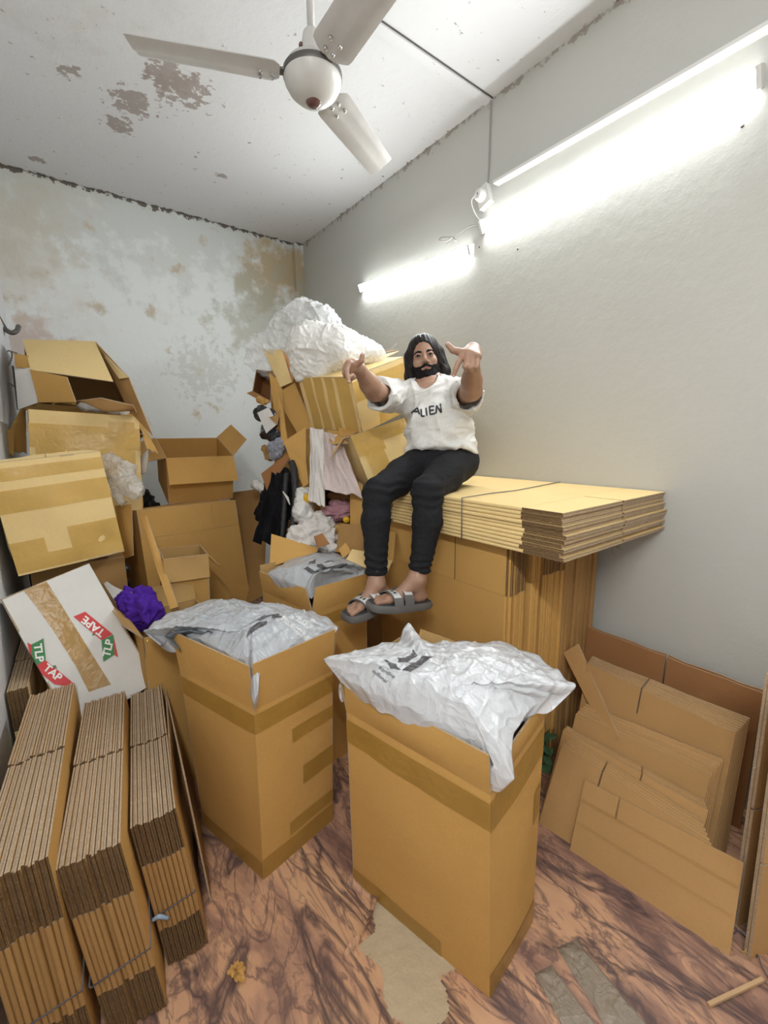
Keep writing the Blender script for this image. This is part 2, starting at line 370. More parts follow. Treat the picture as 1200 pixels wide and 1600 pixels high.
def rot_m(rx, ry, rz):
    return np.array(Matrix.Rotation(math.radians(rz), 3, 'Z') @ Matrix.Rotation(math.radians(ry), 3, 'Y') @ Matrix.Rotation(math.radians(rx), 3, 'X'))
def corners(c, dims, rot=(0, 0, 0)):
    """bottom ring and top ring, each: near-left, near-right, far-right, far-left"""
    R_ = rot_m(*rot); c = np.array(c, float); o = []
    for z in (-1, 1):
        o.append([c + R_ @ np.array([a*dims[0]/2, b*dims[1]/2, z*dims[2]/2]) for a, b in ((-1,-1),(1,-1),(1,1),(-1,1))])
    return o
def carton(name, label, bot, top, flaps=(), tapes=(), mat='kraft', inside='kraft_in', t=0.005, bulge=0.004, closed=False,
           group=None, cat='cardboard box', bottom=True, walls=(0,1,2,3), rough=0.006, tape_mat='tape'):
    """walls i run from corner i to i+1. flap: (side, length, angle out from upright, inset0, inset1[, opts])"""
    bot = [np.array(p, float) for p in bot]; top = [np.array(p, float) for p in top]
    base = sum(bot)/4; root = empty(name, base, label, cat, group)
    seed = random.uniform(0, 50); mb = MB(); S = {}
    ctr = (sum(bot)+sum(top))/8
    for i in range(4):
        j = (i+1) % 4; S[i] = Sheet([bot[i], bot[j], top[j], top[i]], bulge, rough, seed+i)
        if np.dot(S[i].n, (bot[i]+bot[j]+top[i]+top[j])/4-ctr) < 0: S[i].n = -S[i].n
    mats = [M[mat], M['edge'], M[inside]]
    for i in walls: slab(mb, S[i], t, 8, 8, mb_=2)
    if bottom:
        Sb = Sheet([bot[3], bot[2], bot[1], bot[0]]); S['b'] = Sb; slab(mb, Sb, t, 1, 1, mf=0, mb_=2, off=0.0)
    body = mb.build('body', mats, root, True, 40)
    upn = unit(sum(top)/4 - sum(bot)/4)
    if closed:
        St = Sheet([top[0], top[1], top[2], top[3]], bulge, rough, seed+9)
        if np.dot(St.n, upn) < 0: St.n = -St.n
        S['t'] = St
        long_x = np.linalg.norm(top[1]-top[0]) >= np.linalg.norm(top[3]-top[0])
        for k in (0, 1):
            fm = MB(); a = (0, 1, 0, 0.497) if k == 0 else (0, 1, 0.503, 1)
            if not long_x: a = (a[2], a[3], 0, 1)
            slab(fm, St, t, 8, 6, a[0], a[1], a[2], a[3], off=t*0.5, mb_=2)
            fm.build('flap', mats, root, True, 40)
    for fl in flaps:
        i, ln, ang = fl[0], fl[1], math.radians(fl[2]); j = (i+1) % 4
        in0 = fl[3] if len(fl) > 3 else 0.0; in1 = fl[4] if len(fl) > 4 else 0.0; opt = fl[5] if len(fl) > 5 else {}
        h0, h1 = top[i], top[j]; u0, u1 = opt.get('span', (0, 1)); e = unit(h1-h0); out = S[i].n
        up = unit((top[i]+top[j]-bot[i]-bot[j])/2); up = unit(up-e*np.dot(up, e))
        d = up*math.cos(ang) + out*math.sin(ang); L = np.linalg.norm(h1-h0)
        a0 = h0+(h1-h0)*u0; a1 = h0+(h1-h0)*u1
        lna = ln*opt.get('k0', 1.0); lnb = ln*opt.get('k1', 1.0)
        q = [a0, a1, a1+d*lnb-e*in1, a0+d*lna+e*in0]
        q = [p - out*0.0 for p in q]
        Sf = Sheet(q, opt.get('bulge', 0.006), 0.004, seed+20+i)
        nn = out*math.cos(ang)-up*math.sin(ang)
        if np.dot(Sf.n, nn) < 0: Sf.n = -Sf.n
        fm = MB(); jag = opt.get('jag', 0.0)
        def outl(a, b, u, v, jag=jag, sd=seed):
            if jag and b > 0.98: v = v - jag*abs(noise.noise(Vector((u*9+sd, 3.3, sd))))*2 
            return u, v
        slab(fm, Sf, t, 16 if jag else 6, 6, mb_=2, outline=outl)
        fo = fm.build('flap', mats, root, True, 40)
        S['f%d' % i] = Sf
        for tp in opt.get('tapes', ()): tape_strip(fo, Sf, *tp)
    for tp in tapes:                 # (sheet key, u0,u1,v0,v1[,mat])
        tape_strip(root, S[tp[0]], *tp[1:], default=tape_mat)
    root_S[root.name] = S
    return root
root_S = {}
def tape_strip(parent, S, u0, u1, v0, v1, mat=None, off=0.0012, skew=0.0, default='tape'):
    mb = MB(); sd = random.uniform(0, 9); nu, nv = 14, 8; base = len(mb.v); vs = []
    extra = 0.004 if 'body' in [c.name for c in parent.children] or True else 0
    for j in range(nv+1):
        for i in range(nu+1):
            u = lerp(u0, u1, i/nu); v = lerp(v0, v1, j/nv) + skew*(i/nu)
            w = off + 0.0006*(1+nz((u*30, v*30, sd), 1.0))
            if isinstance(S, Sheet) and S is not None: vs.append(S(u, v, w))
    fs = [(j*(nu+1)+i, j*(nu+1)+i+1, (j+1)*(nu+1)+i+1, (j+1)*(nu+1)+i) for j in range(nv) for i in range(nu)]
    mb.add(vs, fs); return mb.build('tape', M[mat or default], parent, True)

# ---- flattened cartons: body folded flat, flaps at both ends (local x = width, z = length, y = thickness)
def flat_proto(w, h, t, fl, nv, mat='kraft', slit=0.5, side_edge='edge_shade', parts=True, top_mat='edge', fold=None):
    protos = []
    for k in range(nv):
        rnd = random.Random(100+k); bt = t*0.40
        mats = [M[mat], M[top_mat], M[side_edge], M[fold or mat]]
        mb = MB()
        z0, z1 = fl, h-fl
        for s in (-1, 1):
            y1 = s*t/2; y0 = s*(t/2-bt)
            mb.box((0.002, min(y0,y1), z0), (w-0.002, max(y0,y1), z1), 0)
        # folded edges: rounded nose at both ends
        for x, sx in ((0.0, -1), (w, 1)):
            n = 5; prof = []
            for i in range(n+1):
                a = math.pi*(i/n)-math.pi/2; prof.append((x-sx*0.002+sx*0.0045*math.cos(a), t/2*math.sin(a)))
            vs = [(p, q, z) for z in (z0, z1) for p, q in prof]; m = n+1
            mb.add(vs, [(i, i+1, m+i+1, m+i) if sx < 0 else (i, m+i, m+i+1, i+1) for i in range(n)], 3)
            mb.add([(p, q, z0) for p, q in prof], [tuple(range(m))], 2); mb.add([(p, q, z1) for p, q in prof], [tuple(range(m))], 1)
        root = mb.build('flattened_carton', mats); me0 = root
        for end in (0, 1):
            for half in (0, 1):
                fm = MB()
                for s in (-1, 1):
                    y1 = s*t/2*(0.96+rnd.uniform(-.04,.06)); y0 = y1-s*bt
                    xa = 0.0+rnd.uniform(-.003,.003) if half == 0 else w*slit+0.002; xb = w*slit-0.002 if half == 0 else w+rnd.uniform(-.003,.003)
                    if end == 0: za, zb = rnd.uniform(0, .004), z0-0.001
                    else: za, zb = z1+0.001, h+rnd.uniform(-.005, .003)
                    lo = (xa, min(y0,y1), za); hi = (xb, max(y0,y1), zb)
                    a,b,c = lo; d,e,f = hi
                    fm.add([(a,b,c),(d,b,c),(d,e,c),(a,e,c),(a,b,f),(d,b,f),(d,e,f),(a,e,f)], [(0,1,5,4),(2,3,7,6)], 0)
                    fm.add([(a,b,c),(d,b,c),(d,e,c),(a,e,c),(a,b,f),(d,b,f),(d,e,f),(a,e,f)], [(3,2,1,0),(4,5,6,7)], 1)
                    fm.add([(a,b,c),(d,b,c),(d,e,c),(a,e,c),(a,b,f),(d,b,f),(d,e,f),(a,e,f)], [(1,2,6,5),(3,0,4,7)], 2)
                fm.build('flap', mats, root)
        protos.append(root)
    return protos
def place_flat(proto, used, mat4, label, group, cat='flattened cardboard box'):
    if proto.name not in used: o = proto; used.add(proto.name)
    else: o = copy_tree(proto)
    o.matrix_world = mat4; tag(o, label, cat, group); return o
def frame(O, X, Y, Z):
    X, Y, Z = unit(X), unit(Y), unit(Z)
    return Matrix(((X[0], Y[0], Z[0], O[0]), (X[1], Y[1], Z[1], O[1]), (X[2], Y[2], Z[2], O[2]), (0, 0, 0, 1)))
ORD = ['first','second','third','fourth','fifth','sixth','seventh','eighth','ninth','tenth','eleventh','twelfth','thirteenth','fourteenth','fifteenth','sixteenth']

# ---- implicit surfaces (smooth unions of tapered limbs and ellipsoids) meshed with surface nets
def rc(a, b, ra, rb, k=0.01): return ('rc', np.array(a, float), np.array(b, float), ra, rb, k)
def el(c, r, R=None, k=0.01): return ('el', np.array(c, float), np.array(r, float), np.eye(3) if R is None else np.array(R, float), k)
def prim_d(pr, p):
    if pr[0] == 'rc':
        a, b, ra, rb = pr[1:5]; ba = b-a; L2 = max(float(ba@ba), 1e-12); h = np.clip(((p-a)@ba)/L2, 0, 1)
        return np.linalg.norm(p-a-h[..., None]*ba, axis=-1) - (ra+(rb-ra)*h)
    c, r, R = pr[1:4]; q = (p-c)@R          # columns of R are the local axes
    k0 = np.linalg.norm(q/r, axis=-1); k1 = np.linalg.norm(q/(r*r), axis=-1)+1e-9
    return k0*(k0-1.0)/k1
def prim_bound(pr):
    if pr[0] == 'rc': return (pr[1]+pr[2])/2, np.linalg.norm(pr[1]-pr[2])/2+max(pr[3], pr[4])
    return pr[1], float(pr[2].max())
def smin(a, b, k):
    if k <= 0: return np.minimum(a, b)
    h = np.clip(0.5+0.5*(b-a)/k, 0, 1); return b+(a-b)*h-k*h*(1-h)
class Union:
    def __init__(s, prims): s.p = prims; s.b = [prim_bound(q) for q in prims]
    def __call__(s, p, ctr=None, rad=None):
        d = np.full(p.shape[:-1], 1.0)
        for q, (c, r) in zip(s.p, s.b):
            if ctr is not None and np.linalg.norm(ctr-c)-r > rad+0.05: continue
            d = smin(d, prim_d(q, p), q[-1])
        return d
    def lo(s): return np.min([c-r for c, r in s.b], axis=0)
    def hi(s): return np.max([c+r for c, r in s.b], axis=0)
def surface_net(fn, lo, hi, h):
    lo = np.array(lo, float)-3*h; hi = np.array(hi, float)+3*h; B = 16
    nb = np.ceil((hi-lo)/(h*B)).astype(int); n = nb*B+1
    D = np.full(tuple(n), 1.0, np.float32); rad = math.sqrt(3)*h*B/2
    g = np.stack(np.meshgrid(*[np.arange(B+1)]*3, indexing='ij'), -1).astype(float)*h
    for i in range(nb[0]):
        for j in range(nb[1]):
            for k in range(nb[2]):
                o = lo+np.array([i, j, k])*B*h; c = o+B*h/2
                dc = float(fn(c[None], c, rad)[0])
                sl = (slice(i*B, i*B+B+1), slice(j*B, j*B+B+1), slice(k*B, k*B+B+1))
                if abs(dc) > rad*1.6+0.012:
                    if dc < 0: D[sl] = -1.0
                    continue
                D[sl] = fn(g+o, c, rad)
    s = D < 0
    c8 = [s[a:n[0]-1+a, b:n[1]-1+b, c:n[2]-1+c] for a in (0,1) for b in (0,1) for c in (0,1)]
    cnt = sum(x.astype(np.int8) for x in c8); act = (cnt > 0) & (cnt < 8); idx = np.argwhere(act)
    vid = np.full(act.shape, -1, np.int64); vid[tuple(idx.T)] = np.arange(len(idx))
    acc = np.zeros((len(idx), 3)); w = np.zeros(len(idx))
    cs = [(a, b, c) for a in (0,1) for b in (0,1) for c in (0,1)]
    for p in range(8):
        for q in range(p+1, 8):
            if sum(abs(cs[p][t]-cs[q][t]) for t in range(3)) != 1: continue
            dp = D[idx[:,0]+cs[p][0], idx[:,1]+cs[p][1], idx[:,2]+cs[p][2]].astype(float); dq = D[idx[:,0]+cs[q][0], idx[:,1]+cs[q][1], idx[:,2]+cs[q][2]].astype(float)
            mm = (dp < 0) != (dq < 0); t = np.where(mm, dp/(dp-dq+1e-12), 0)
            P = np.array(cs[p])[None]+t[:, None]*(np.array(cs[q])-np.array(cs[p]))[None]
            acc[mm] += P[mm]; w[mm] += 1
    vs = lo+(idx+acc/w[:, None])*h; faces = []
    for ax in range(3):
        a1, a2 = [(1,2),(2,0),(0,1)][ax]
        sl0 = [slice(0, None)]*3; sl1 = [slice(0, None)]*3; sl0[ax] = slice(0, -1); sl1[ax] = slice(1, None)
        ch = s[tuple(sl0)] != s[tuple(sl1)]; e = np.argwhere(ch); s0 = s[tuple(e.T)]
        ok = (e[:, a1] > 0) & (e[:, a2] > 0) & (e[:, a1] < n[a1]-1) & (e[:, a2] < n[a2]-1); e = e[ok]; s0 = s0[ok]
        def vv(d1, d2):
            q = e.copy(); q[:, a1] -= d1; q[:, a2] -= d2; return vid[tuple(q.T)]
        f = np.stack([vv(1,1), vv(0,1), vv(0,0), vv(1,0)], 1); f[~s0] = f[~s0][:, ::-1]; faces.append(f)
    F = np.concatenate(faces); F = F[(F >= 0).all(1)]
    return vs, F
def net_object(name, fn, lo, hi, h, mat, parent=None, disp=None, smooth_it=1):
    vs, F = surface_net(fn, lo, hi, h)
    if smooth_it:                                   # light Laplacian smoothing
        for _ in range(smooth_it):
            acc = np.zeros_like(vs); w = np.zeros(len(vs))
            for a in range(4):
                i, j = F[:, a], F[:, (a+1) % 4]; np.add.at(acc, i, vs[j]); np.add.at(w, i, 1); np.add.at(acc, j, vs[i]); np.add.at(w, j, 1)
            vs = vs*0.5+0.5*acc/np.maximum(w, 1)[:, None]
    me = bpy.data.meshes.new(name); me.from_pydata(vs.tolist(), [], F.tolist()); me.materials.append(mat); me.update()
    if disp:
        no = np.zeros(len(vs)*3); me.vertices.foreach_get('normal', no); no = no.reshape(-1, 3)
        d = np.array([disp(p) for p in vs]); vs = vs+no*d[:, None]; me.vertices.foreach_set('co', vs.ravel()); me.update()
    me.polygons.foreach_set('use_smooth', [True]*len(me.polygons))
    o = bpy.data.objects.new(name, me); COL.objects.link(o)
    if parent is not None: parent_to(o, parent)
    return o
def bvh_of(o):
    me = o.data; mw = o.matrix_world
    return BVHTree.FromPolygons([mw @ v.co for v in me.vertices], [tuple(p.vertices) for p in me.polygons])
def text_polys(s, size=1.0, extrude=0.0, spacing=1.0):
    cu = bpy.data.curves.new('txt', 'FONT'); cu.body = s; cu.size = size; cu.align_x = 'CENTER'; cu.align_y = 'CENTER'; cu.space_character = spacing; cu.resolution_u = 3
    cu.offset = extrude
    ob = bpy.data.objects.new('txt', cu); COL.objects.link(ob); bpy.context.view_layer.update()
    me = bpy.data.meshes.new_from_object(ob.evaluated_get(bpy.context.evaluated_depsgraph_get()))
    bm = bmesh.new(); bm.from_mesh(me); bmesh.ops.triangulate(bm, faces=bm.faces)
    for _ in range(3):
        es = [e for e in bm.edges if e.calc_length() > size*0.16]
        if es: bmesh.ops.subdivide_edges(bm, edges=es, cuts=1); bmesh.ops.triangulate(bm, faces=bm.faces)
    vs = [(v.co.x, v.co.y) for v in bm.verts]; bm.verts.index_update(); fs = [tuple(v.index for v in f.verts) for f in bm.faces]
    bm.free(); bpy.data.objects.remove(ob); bpy.data.curves.remove(cu); bpy.data.meshes.remove(me)
    return vs, fs
def poly_grid(polys, step):
    """fine grid cells covering the union (even-odd) of closed 2D outlines"""
    xs = [p[0] for q in polys for p in q]; ys = [p[1] for q in polys for p in q]
    x0, y0 = min(xs), min(ys); nx = int((max(xs)-x0)/step)+1; ny = int((max(ys)-y0)/step)+1; vs = {}; V_ = []; fs = []
    def inside(x, y):
        r = False
        for q in polys:
            j = len(q)-1
            for i in range(len(q)):
                (xi, yi), (xj, yj) = q[i], q[j]
                if (yi > y) != (yj > y) and x < (xj-xi)*(y-yi)/(yj-yi)+xi: r = not r
                j = i
        return r
    def vid(i, j):
        if (i, j) not in vs: vs[i, j] = len(V_); V_.append((x0+i*step, y0+j*step))
        return vs[i, j]
    for i in range(nx):
        for j in range(ny):
            if inside(x0+(i+.5)*step, y0+(j+.5)*step): fs.append((vid(i,j), vid(i+1,j), vid(i+1,j+1), vid(i,j+1)))
    return V_, fs
def decal(name, polys2d, O, U, W, D, bvh, mat, parent, off=0.0015):
    """lay a flat print (vs, fs) with axes U, W onto a surface met along D"""
    vs, fs = polys2d; O, U, W, D = [np.array(x, float) for x in (O, U, W, D)]; out = []; ok = []
    for x, y in vs:
        p = O+U*x+W*y; hit = bvh.ray_cast(V(p-D*0.3), V(D), 0.8)
        if hit[0] is None: out.append(p); ok.append(False)
        else: out.append(np.array(hit[0])-unit(D)*off); ok.append(True)
    mb = MB(); mb.add(out, [f for f in fs if all(ok[i] for i in f)]); return mb.build(name, mat, parent)
# ------------------------------------------------------------------ the room
XR, YB, ZC, YF = 2.06, 3.97, 3.24, -1.3
def xl(y): return -0.14 - (YB-y)*0.045          # the left wall is a little out of square
def struct(name, mb, mat): o = mb.build(name, mat); o['kind'] = 'structure'; return o
mb = MB(); mb.hexa([(xl(YF)-.1, YF-.1, -.1), (XR+.1, YF-.1, -.1), (XR+.1, YB+.1, -.1), (xl(YB)-.1, YB+.1, -.1)],
                   [(xl(YF)-.1, YF-.1, 0), (XR+.1, YF-.1, 0), (XR+.1, YB+.1, 0), (xl(YB)-.1, YB+.1, 0)]); struct('floor', mb, M['floor'])
mb = MB(); mb.hexa([(xl(YF)-.1, YF-.1, ZC), (XR+.1, YF-.1, ZC), (XR+.1, YB+.1, ZC), (xl(YB)-.1, YB+.1, ZC)],
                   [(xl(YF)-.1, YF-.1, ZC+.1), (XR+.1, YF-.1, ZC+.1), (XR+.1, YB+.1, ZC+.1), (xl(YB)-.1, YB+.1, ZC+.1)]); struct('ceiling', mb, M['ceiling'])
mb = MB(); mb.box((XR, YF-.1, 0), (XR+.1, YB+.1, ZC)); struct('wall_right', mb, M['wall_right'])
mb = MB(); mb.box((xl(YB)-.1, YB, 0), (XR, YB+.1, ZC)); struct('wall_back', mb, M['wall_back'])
mb = MB(); mb.box((xl(YF)-.1, YF-.1, 0), (XR, YF, ZC)); struct('wall_front', mb, M['wall_plain'])
mb = MB(); mb.hexa([(xl(YF)-.1, YF, 0), (xl(YF), YF, 0), (xl(YB), YB, 0), (xl(YB)-.1, YB, 0)],
                   [(xl(YF)-.1, YF, ZC), (xl(YF), YF, ZC), (xl(YB), YB, ZC), (xl(YB)-.1, YB, ZC)]); struct('wall_left', mb, M['wall_plain'])
mb = MB(); mb.box((1.975, YB-.05, 0), (XR, YB, ZC)); struct('trim_1', mb, M['wall_back'])             # corner casing
mb = MB(); mb.box((xl(1.74), 1.742, ZC-.012), (XR, 1.792, ZC)); struct('trim_2', mb, M['ceiling'])     # ceiling batten
mb = MB(); mb.box((xl(1.74), 1.736, ZC-.004), (XR, 1.741, ZC)); struct('trim_3', mb, M['dark_metal'])

# cable casing above the long tube
mb = MB(); mb.box((XR-.045, -0.35, 2.800), (XR, 1.686, 2.814))
o = tag(mb.build('cable_casing', M['plastic_white']), 'long thin white cable casing on the wall above the long lit tube', 'cable casing')
o.matrix_world = Matrix()
mb = MB(); mb.tube(catmull([(XR-.006, 1.748, ZC-.012), (XR-.006, 1.749, 3.05), (XR-.007, 1.751, 2.86), (XR-.02, 1.750, 2.80)], 6), 0.0045)
tag(mb.build('cable', M['wire_grey'], None, True), 'grey cable running straight down the wall from the ceiling batten to the switch box', 'cable')
# ceiling rose on its block
c = onx(757, 308, XR-.02); jb = empty('junction_box', (XR, c[1], c[2]), 'white square junction box with round cap at the left end of the cable casing', 'junction box')
a = math.radians(18); uy = np.array([0, -math.cos(a), math.sin(a)]); uz = np.array([0, math.sin(a), math.cos(a)])
mb = MB(); mb.obox((XR-.018, c[1], c[2]), ((.018, 0, 0), uy*.038, uz*.052)); mb.build('back_box', M['plastic_white'], jb)
cc = np.array([XR-.036, c[1]+.006, c[2]+.004])
mb = MB(); mb.lathe(cc, [(0, .036), (.020, .036), (.027, .030), (.030, .016), (.032, 0)], 28, axis=(-1, 0, 0)); mb.build('round_cap', M['plastic_white'], jb, True)
mb = MB(); mb.lathe(cc+np.array([-.036, 0, 0]), [(0, .0012), (.006, .001), (.006, 0)], 16, axis=(-1, 0, 0)); mb.build('cable_hole', M['dark_metal'], jb, True)
mb = MB(); mb.tube(catmull([cc+np.array([-.037, 0, 0]), cc+np.array([-.045, .030, -.02]), cc+np.array([-.03, .033, -.06]), (XR-.02, 1.80, 2.68), (XR-.012, 1.765, 2.655)], 7), .0022)
tag(mb.build('cable', M['plastic_white'], None, True), 'thin white flex looping from the round cap down to the long lit tube', 'cable')

def tube_light(y0, z0, y1, z1, x, label, thick=.022, facing=-1, mat='tube', down=.45):
    r = empty('tube_light', (x, (y0+y1)/2, (z0+z1)/2), label, 'light')
    p0, p1 = np.array([x, y0, z0]), np.array([x, y1, z1]); d = unit(p1-p0); n = unit([facing, 0, -down]); w = np.cross(n, d)
    mb = MB(); mb.obox((p0+p1)/2+n*.006, ((p1-p0)/2, n*.014, w*thick*.95)); mb.build('housing', M['plastic_white'], r)
    L = np.linalg.norm(p1-p0); mb = MB(); m = 14; vs = []; 
    for e in (p0+d*.012, p1-d*.012):
        for k in range(m+1):
            t = math.pi*k/m; vs.append(e + n*(.020+.013*math.sin(t)) + w*thick*math.cos(t))
    fs = [(k, k+1, m+2+k, m+1+k) for k in range(m)]; mb.add(vs, fs); mb.build('diffuser', M[mat], r, True)
    for e, s in ((p0, 1), (p1, -1)):
        mb = MB(); mb.obox(e+d*s*.006+n*.023, (d*.007, n*.023, w*(thick+.003))); mb.build('end_cap', M['plastic_white'], r)
    return r
a_, b_ = onx(757, 352, XR), onx(1196, 112, XR)
tube_light(a_[1], a_[2]-.005, b_[1], b_[2]-.01, XR, 'long bright lit tube light high on the right wall, the larger and nearer one', .030)
a_, b_ = onx(741, 388, XR), onx(567, 449, XR)
tube_light(a_[1], a_[2], b_[1], b_[2], XR, 'shorter looking lit tube light further along the wall, near the back corner', .024)
tube_light(0.25, 2.55, -0.95, 2.55, xl(-.35)+.012, 'added unseen fill tube on the left wall behind the viewpoint', .028, 1, 'tube_fill', 1.8)  # fill lamp added out of view to brighten the front boxes
# cables and plug between the two lamps
mb = MB(); mb.tube(catmull([onx(752, 350, XR-.012), onx(735, 353, XR-.02), onx(717, 364, XR-.02), onx(706, 370, XR-.03), onx(690, 371, XR-.03), onx(687, 376, XR-.03), onx(700, 376, XR-.03), onx(707, 370, XR-.03)], 7), .003)
tag(mb.build('cable', M['wire_grey'], None, True), 'looped grey cable with a knot just above the near end of the shorter lit tube', 'cable')
mb = MB(); mb.tube([onx(707, 370, XR-.03), onx(713, 377, XR-.02)], .0045); mb.tube([onx(701, 374, XR-.02), onx(701, 383, XR-.02)], .0025)
tag(mb.build('cable_clip', M['steel'], None, True), 'small metal clip holding the cable loop over the shorter tube', 'clip')
for k, (x, y) in enumerate(((749, 386), (809, 389), (1160, 197))):
    p = onx(x, y, XR); mb = MB(); mb.lathe(p, [(0, .004), (.004, .003), (.006, 0)], 10, axis=(-1, 0, 0))
    tag(mb.build('wall_screw', M['dark_metal'], None, True), ['small screw in the wall just right of the shorter tube light', 'tiny screw in the wall under the left part of the long tube', 'tiny screw in the wall under the right end of the long tube'][k], 'screw')

# ------------------------------------------------------------------ ceiling fan
FC = onz(489, 130, 2.70)
fan = empty('ceiling_fan', (FC[0], FC[1], ZC), 'white three bladed ceiling fan with rust stains hanging from the ceiling', 'ceiling fan')
mb = MB(); mb.lathe((FC[0], FC[1], 2.70), [(0, -.060), (.028, -.059), (.060, -.046), (.083, -.026), (.097, -.002), (.099, .008)], 40)
mb.build('motor_bowl', M['metal'], fan, True)
mb = MB(); mb.lathe((FC[0], FC[1], 2.70), [(.099, .008), (.101, .012), (.101, .026), (.096, .030)], 40); mb.build('motor_band', M['dark_metal'], fan, True)
mb = MB(); mb.lathe((FC[0], FC[1], 2.70), [(.096, .030), (.088, .045), (.055, .062), (.038, .066)], 40); mb.build('motor_cover', M['metal'], fan, True)
mb = MB(); mb.lathe((FC[0], FC[1], 2.70), [(0, -.072), (.012, -.071), (.024, -.064), (.028, -.056)], 24); mb.build('hub_badge', M['dome'], fan, True)
mb = MB(); mb.lathe((FC[0], FC[1], 2.70), [(.040, .060), (.038, .10), (.028, .145), (.020, .155), (0, .156)], 28); mb.build('lower_canopy', M['metal'], fan, True)
mb = MB(); mb.box((FC[0]-.046, FC[1]-.006, 2.79), (FC[0]-.028, FC[1]+.006, 2.80)); mb.build('split_pin', M['dome'], fan)
mb = MB(); mb.tube([(FC[0], FC[1], 2.84), (FC[0], FC[1], 3.20)], .0125, 16); mb.build('down_rod', M['metal'], fan, True)
mb = MB(); mb.lathe((FC[0], FC[1], 2.96), [(.0, 0), (.020, 0), (.028, .03), (.045, .09), (.060, .15), (.062, .24), (0, .245)], 28); mb.build('upper_canopy', M['metal'], fan, True)
for bi, ang in enumerate((156.9, 28.5, -91.5)):
    a = math.radians(ang); d = np.array([math.cos(a), math.sin(a), 0]); w0 = np.array([-math.sin(a), math.cos(a), 0])
    tw = math.radians(-13); w = w0*math.cos(tw)+np.array([0, 0, math.sin(tw)]); nrm = np.cross(d, w); o = np.array([FC[0], FC[1], 2.715])
    mb = MB(); n = 24; m = 8; vs = []
    def prof(t):   # half widths along the blade
        if t < .06: return .041+.027*math.sin(t/.06*math.pi/2)
        return lerp(.068, .060, (t-.06)/.94)
    for side in (0, 1):
        for i in range(n+1):
            t = i/n; r = lerp(.112, .56, t)
            for j in range(m+1):
                s = j/m*2-1; hw = prof(t); rr = r + (0.012*s if t > .99 else 0)
                vs.append(o+d*rr+w*hw*s+nrm*(-.010*(1-s*s) + (.004*(abs(s+.35) < .13)) + side*.0025))
    K = (n+1)*(m+1)
    fs = [(i*(m+1)+j, (i+1)*(m+1)+j, (i+1)*(m+1)+j+1, i*(m+1)+j+1) for i in range(n) for j in range(m)]
    fs += [tuple(K+x for x in f[::-1]) for f in fs]
    rim = [i*(m+1) for i in range(n+1)]+[n*(m+1)+j for j in range(1, m+1)]+[i*(m+1)+m for i in range(n-1, -1, -1)]+[j for j in range(m-1, 0, -1)]
    fs += [(rim[k], rim[(k+1) % len(rim)], K+rim[(k+1) % len(rim)], K+rim[k]) for k in range(len(rim))]
    mb.add(vs, fs); bl = mb.build('blade', M['blade'], fan, True, 50)
    mb = MB(); mb.obox(o+d*.125+nrm*.004, (d*.05, w*.022, nrm*.003)); mb.build('blade_bracket', M['dark_metal'], bl)
    for (rr, ss) in ((.135, -.022), (.135, .006), (.175, -.026), (.175, .010)):
        mb = MB(); p = o+d*rr+w*ss-nrm*.010; mb.lathe(p, [(.0065, .002), (.0065, -.003), (.004, -.006), (0, -.0065)], 10, axis=nrm); mb.build('bolt', M['steel'], bl, True)
# rust and grime patches belong to the left blade
a = math.radians(156.9)

# ------------------------------------------------------------------ hook, pipe and rod on the left wall, far left
def P3(lst): return [at(*q) for q in lst]
mb = MB(); mb.tube(catmull([(xl(3.25)-.02, 3.18, onx(0, 500, -.17)[2]), *P3([(3, 506, 2.72), (9, 515, 2.70), (18, 520, 2.70), (26, 517, 2.72), (29, 510, 2.76)])], 6), .014, 12)
tag(mb.build('pipe', M['dark_metal'], None, True), 'short bent dark grey pipe sticking out of the left wall', 'pipe')
mb = MB(); mb.tube(catmull(P3([(5, 540, 2.78), (8, 548, 2.75), (17, 549, 2.72), (18, 560, 2.72), (9, 580, 2.66), (12, 595, 2.62), (24, 605, 2.6)]), 6), .0045, 8)
mb.tube(P3([(18, 549, 2.72), (26, 552, 2.7)]), .0045, 8)
tag(mb.build('wire_bracket', M['wire_grey'], None, True), 'bent grey wire bracket on the left wall under the pipe', 'bracket')
mb = MB(); mb.tube(P3([(20, 572, 2.58), (28, 640, 2.53)]), .005, 8)
tag(mb.build('metal_rod', M['dark_metal'], None, True), 'thin dark rod standing behind the boxes by the left wall', 'rod')
# ------------------------------------------------------------------ bundles of flattened cartons by the left wall
used = set()
def twine(pts, label, mat='twine', r=.0022):
    mb = MB(); mb.tube(pts, r, 6); return tag(mb.build('twine', M[mat], None, True), label, 'twine')
def bundle(O, yaw, lean, n, t, w, h, fl, mat, where, group, side='edge_shade', nv=2, dy=0.0, pitch=0.0, slit=.5):
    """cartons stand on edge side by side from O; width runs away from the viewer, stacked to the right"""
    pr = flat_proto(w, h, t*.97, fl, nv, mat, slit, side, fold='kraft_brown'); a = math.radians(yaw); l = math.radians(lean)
    X = np.array([math.sin(a), math.cos(a), 0]); R_ = np.array([math.cos(a), -math.sin(a), 0])
    Z = np.array([0, 0, 1.0])*math.cos(l) + R_*math.sin(l); Y = -np.cross(X, Z)*-1
    Y = np.cross(Z, X); 
    step = -Y if np.dot(Y, R_) < 0 else Y
    rr = random.Random(int(abs(O[0]*999))+n)
    for i in range(n):
        o = np.array(O, float) + step*t*(i+.5) + X*rr.uniform(-.006, .006) + Z*rr.uniform(0, .004)
        if i == 0: pos = 'leftmost'
        elif i == n-1: pos = 'rightmost'
        else: pos = '%s from the left' % ORD[i]
        place_flat(pr[i % nv], used, frame(o, X, Y, Z), 'flattened box on edge, %s in the bundle %s' % (pos, where), group)
    return X, step, Z
b3 = onz(262, 1515, 0)
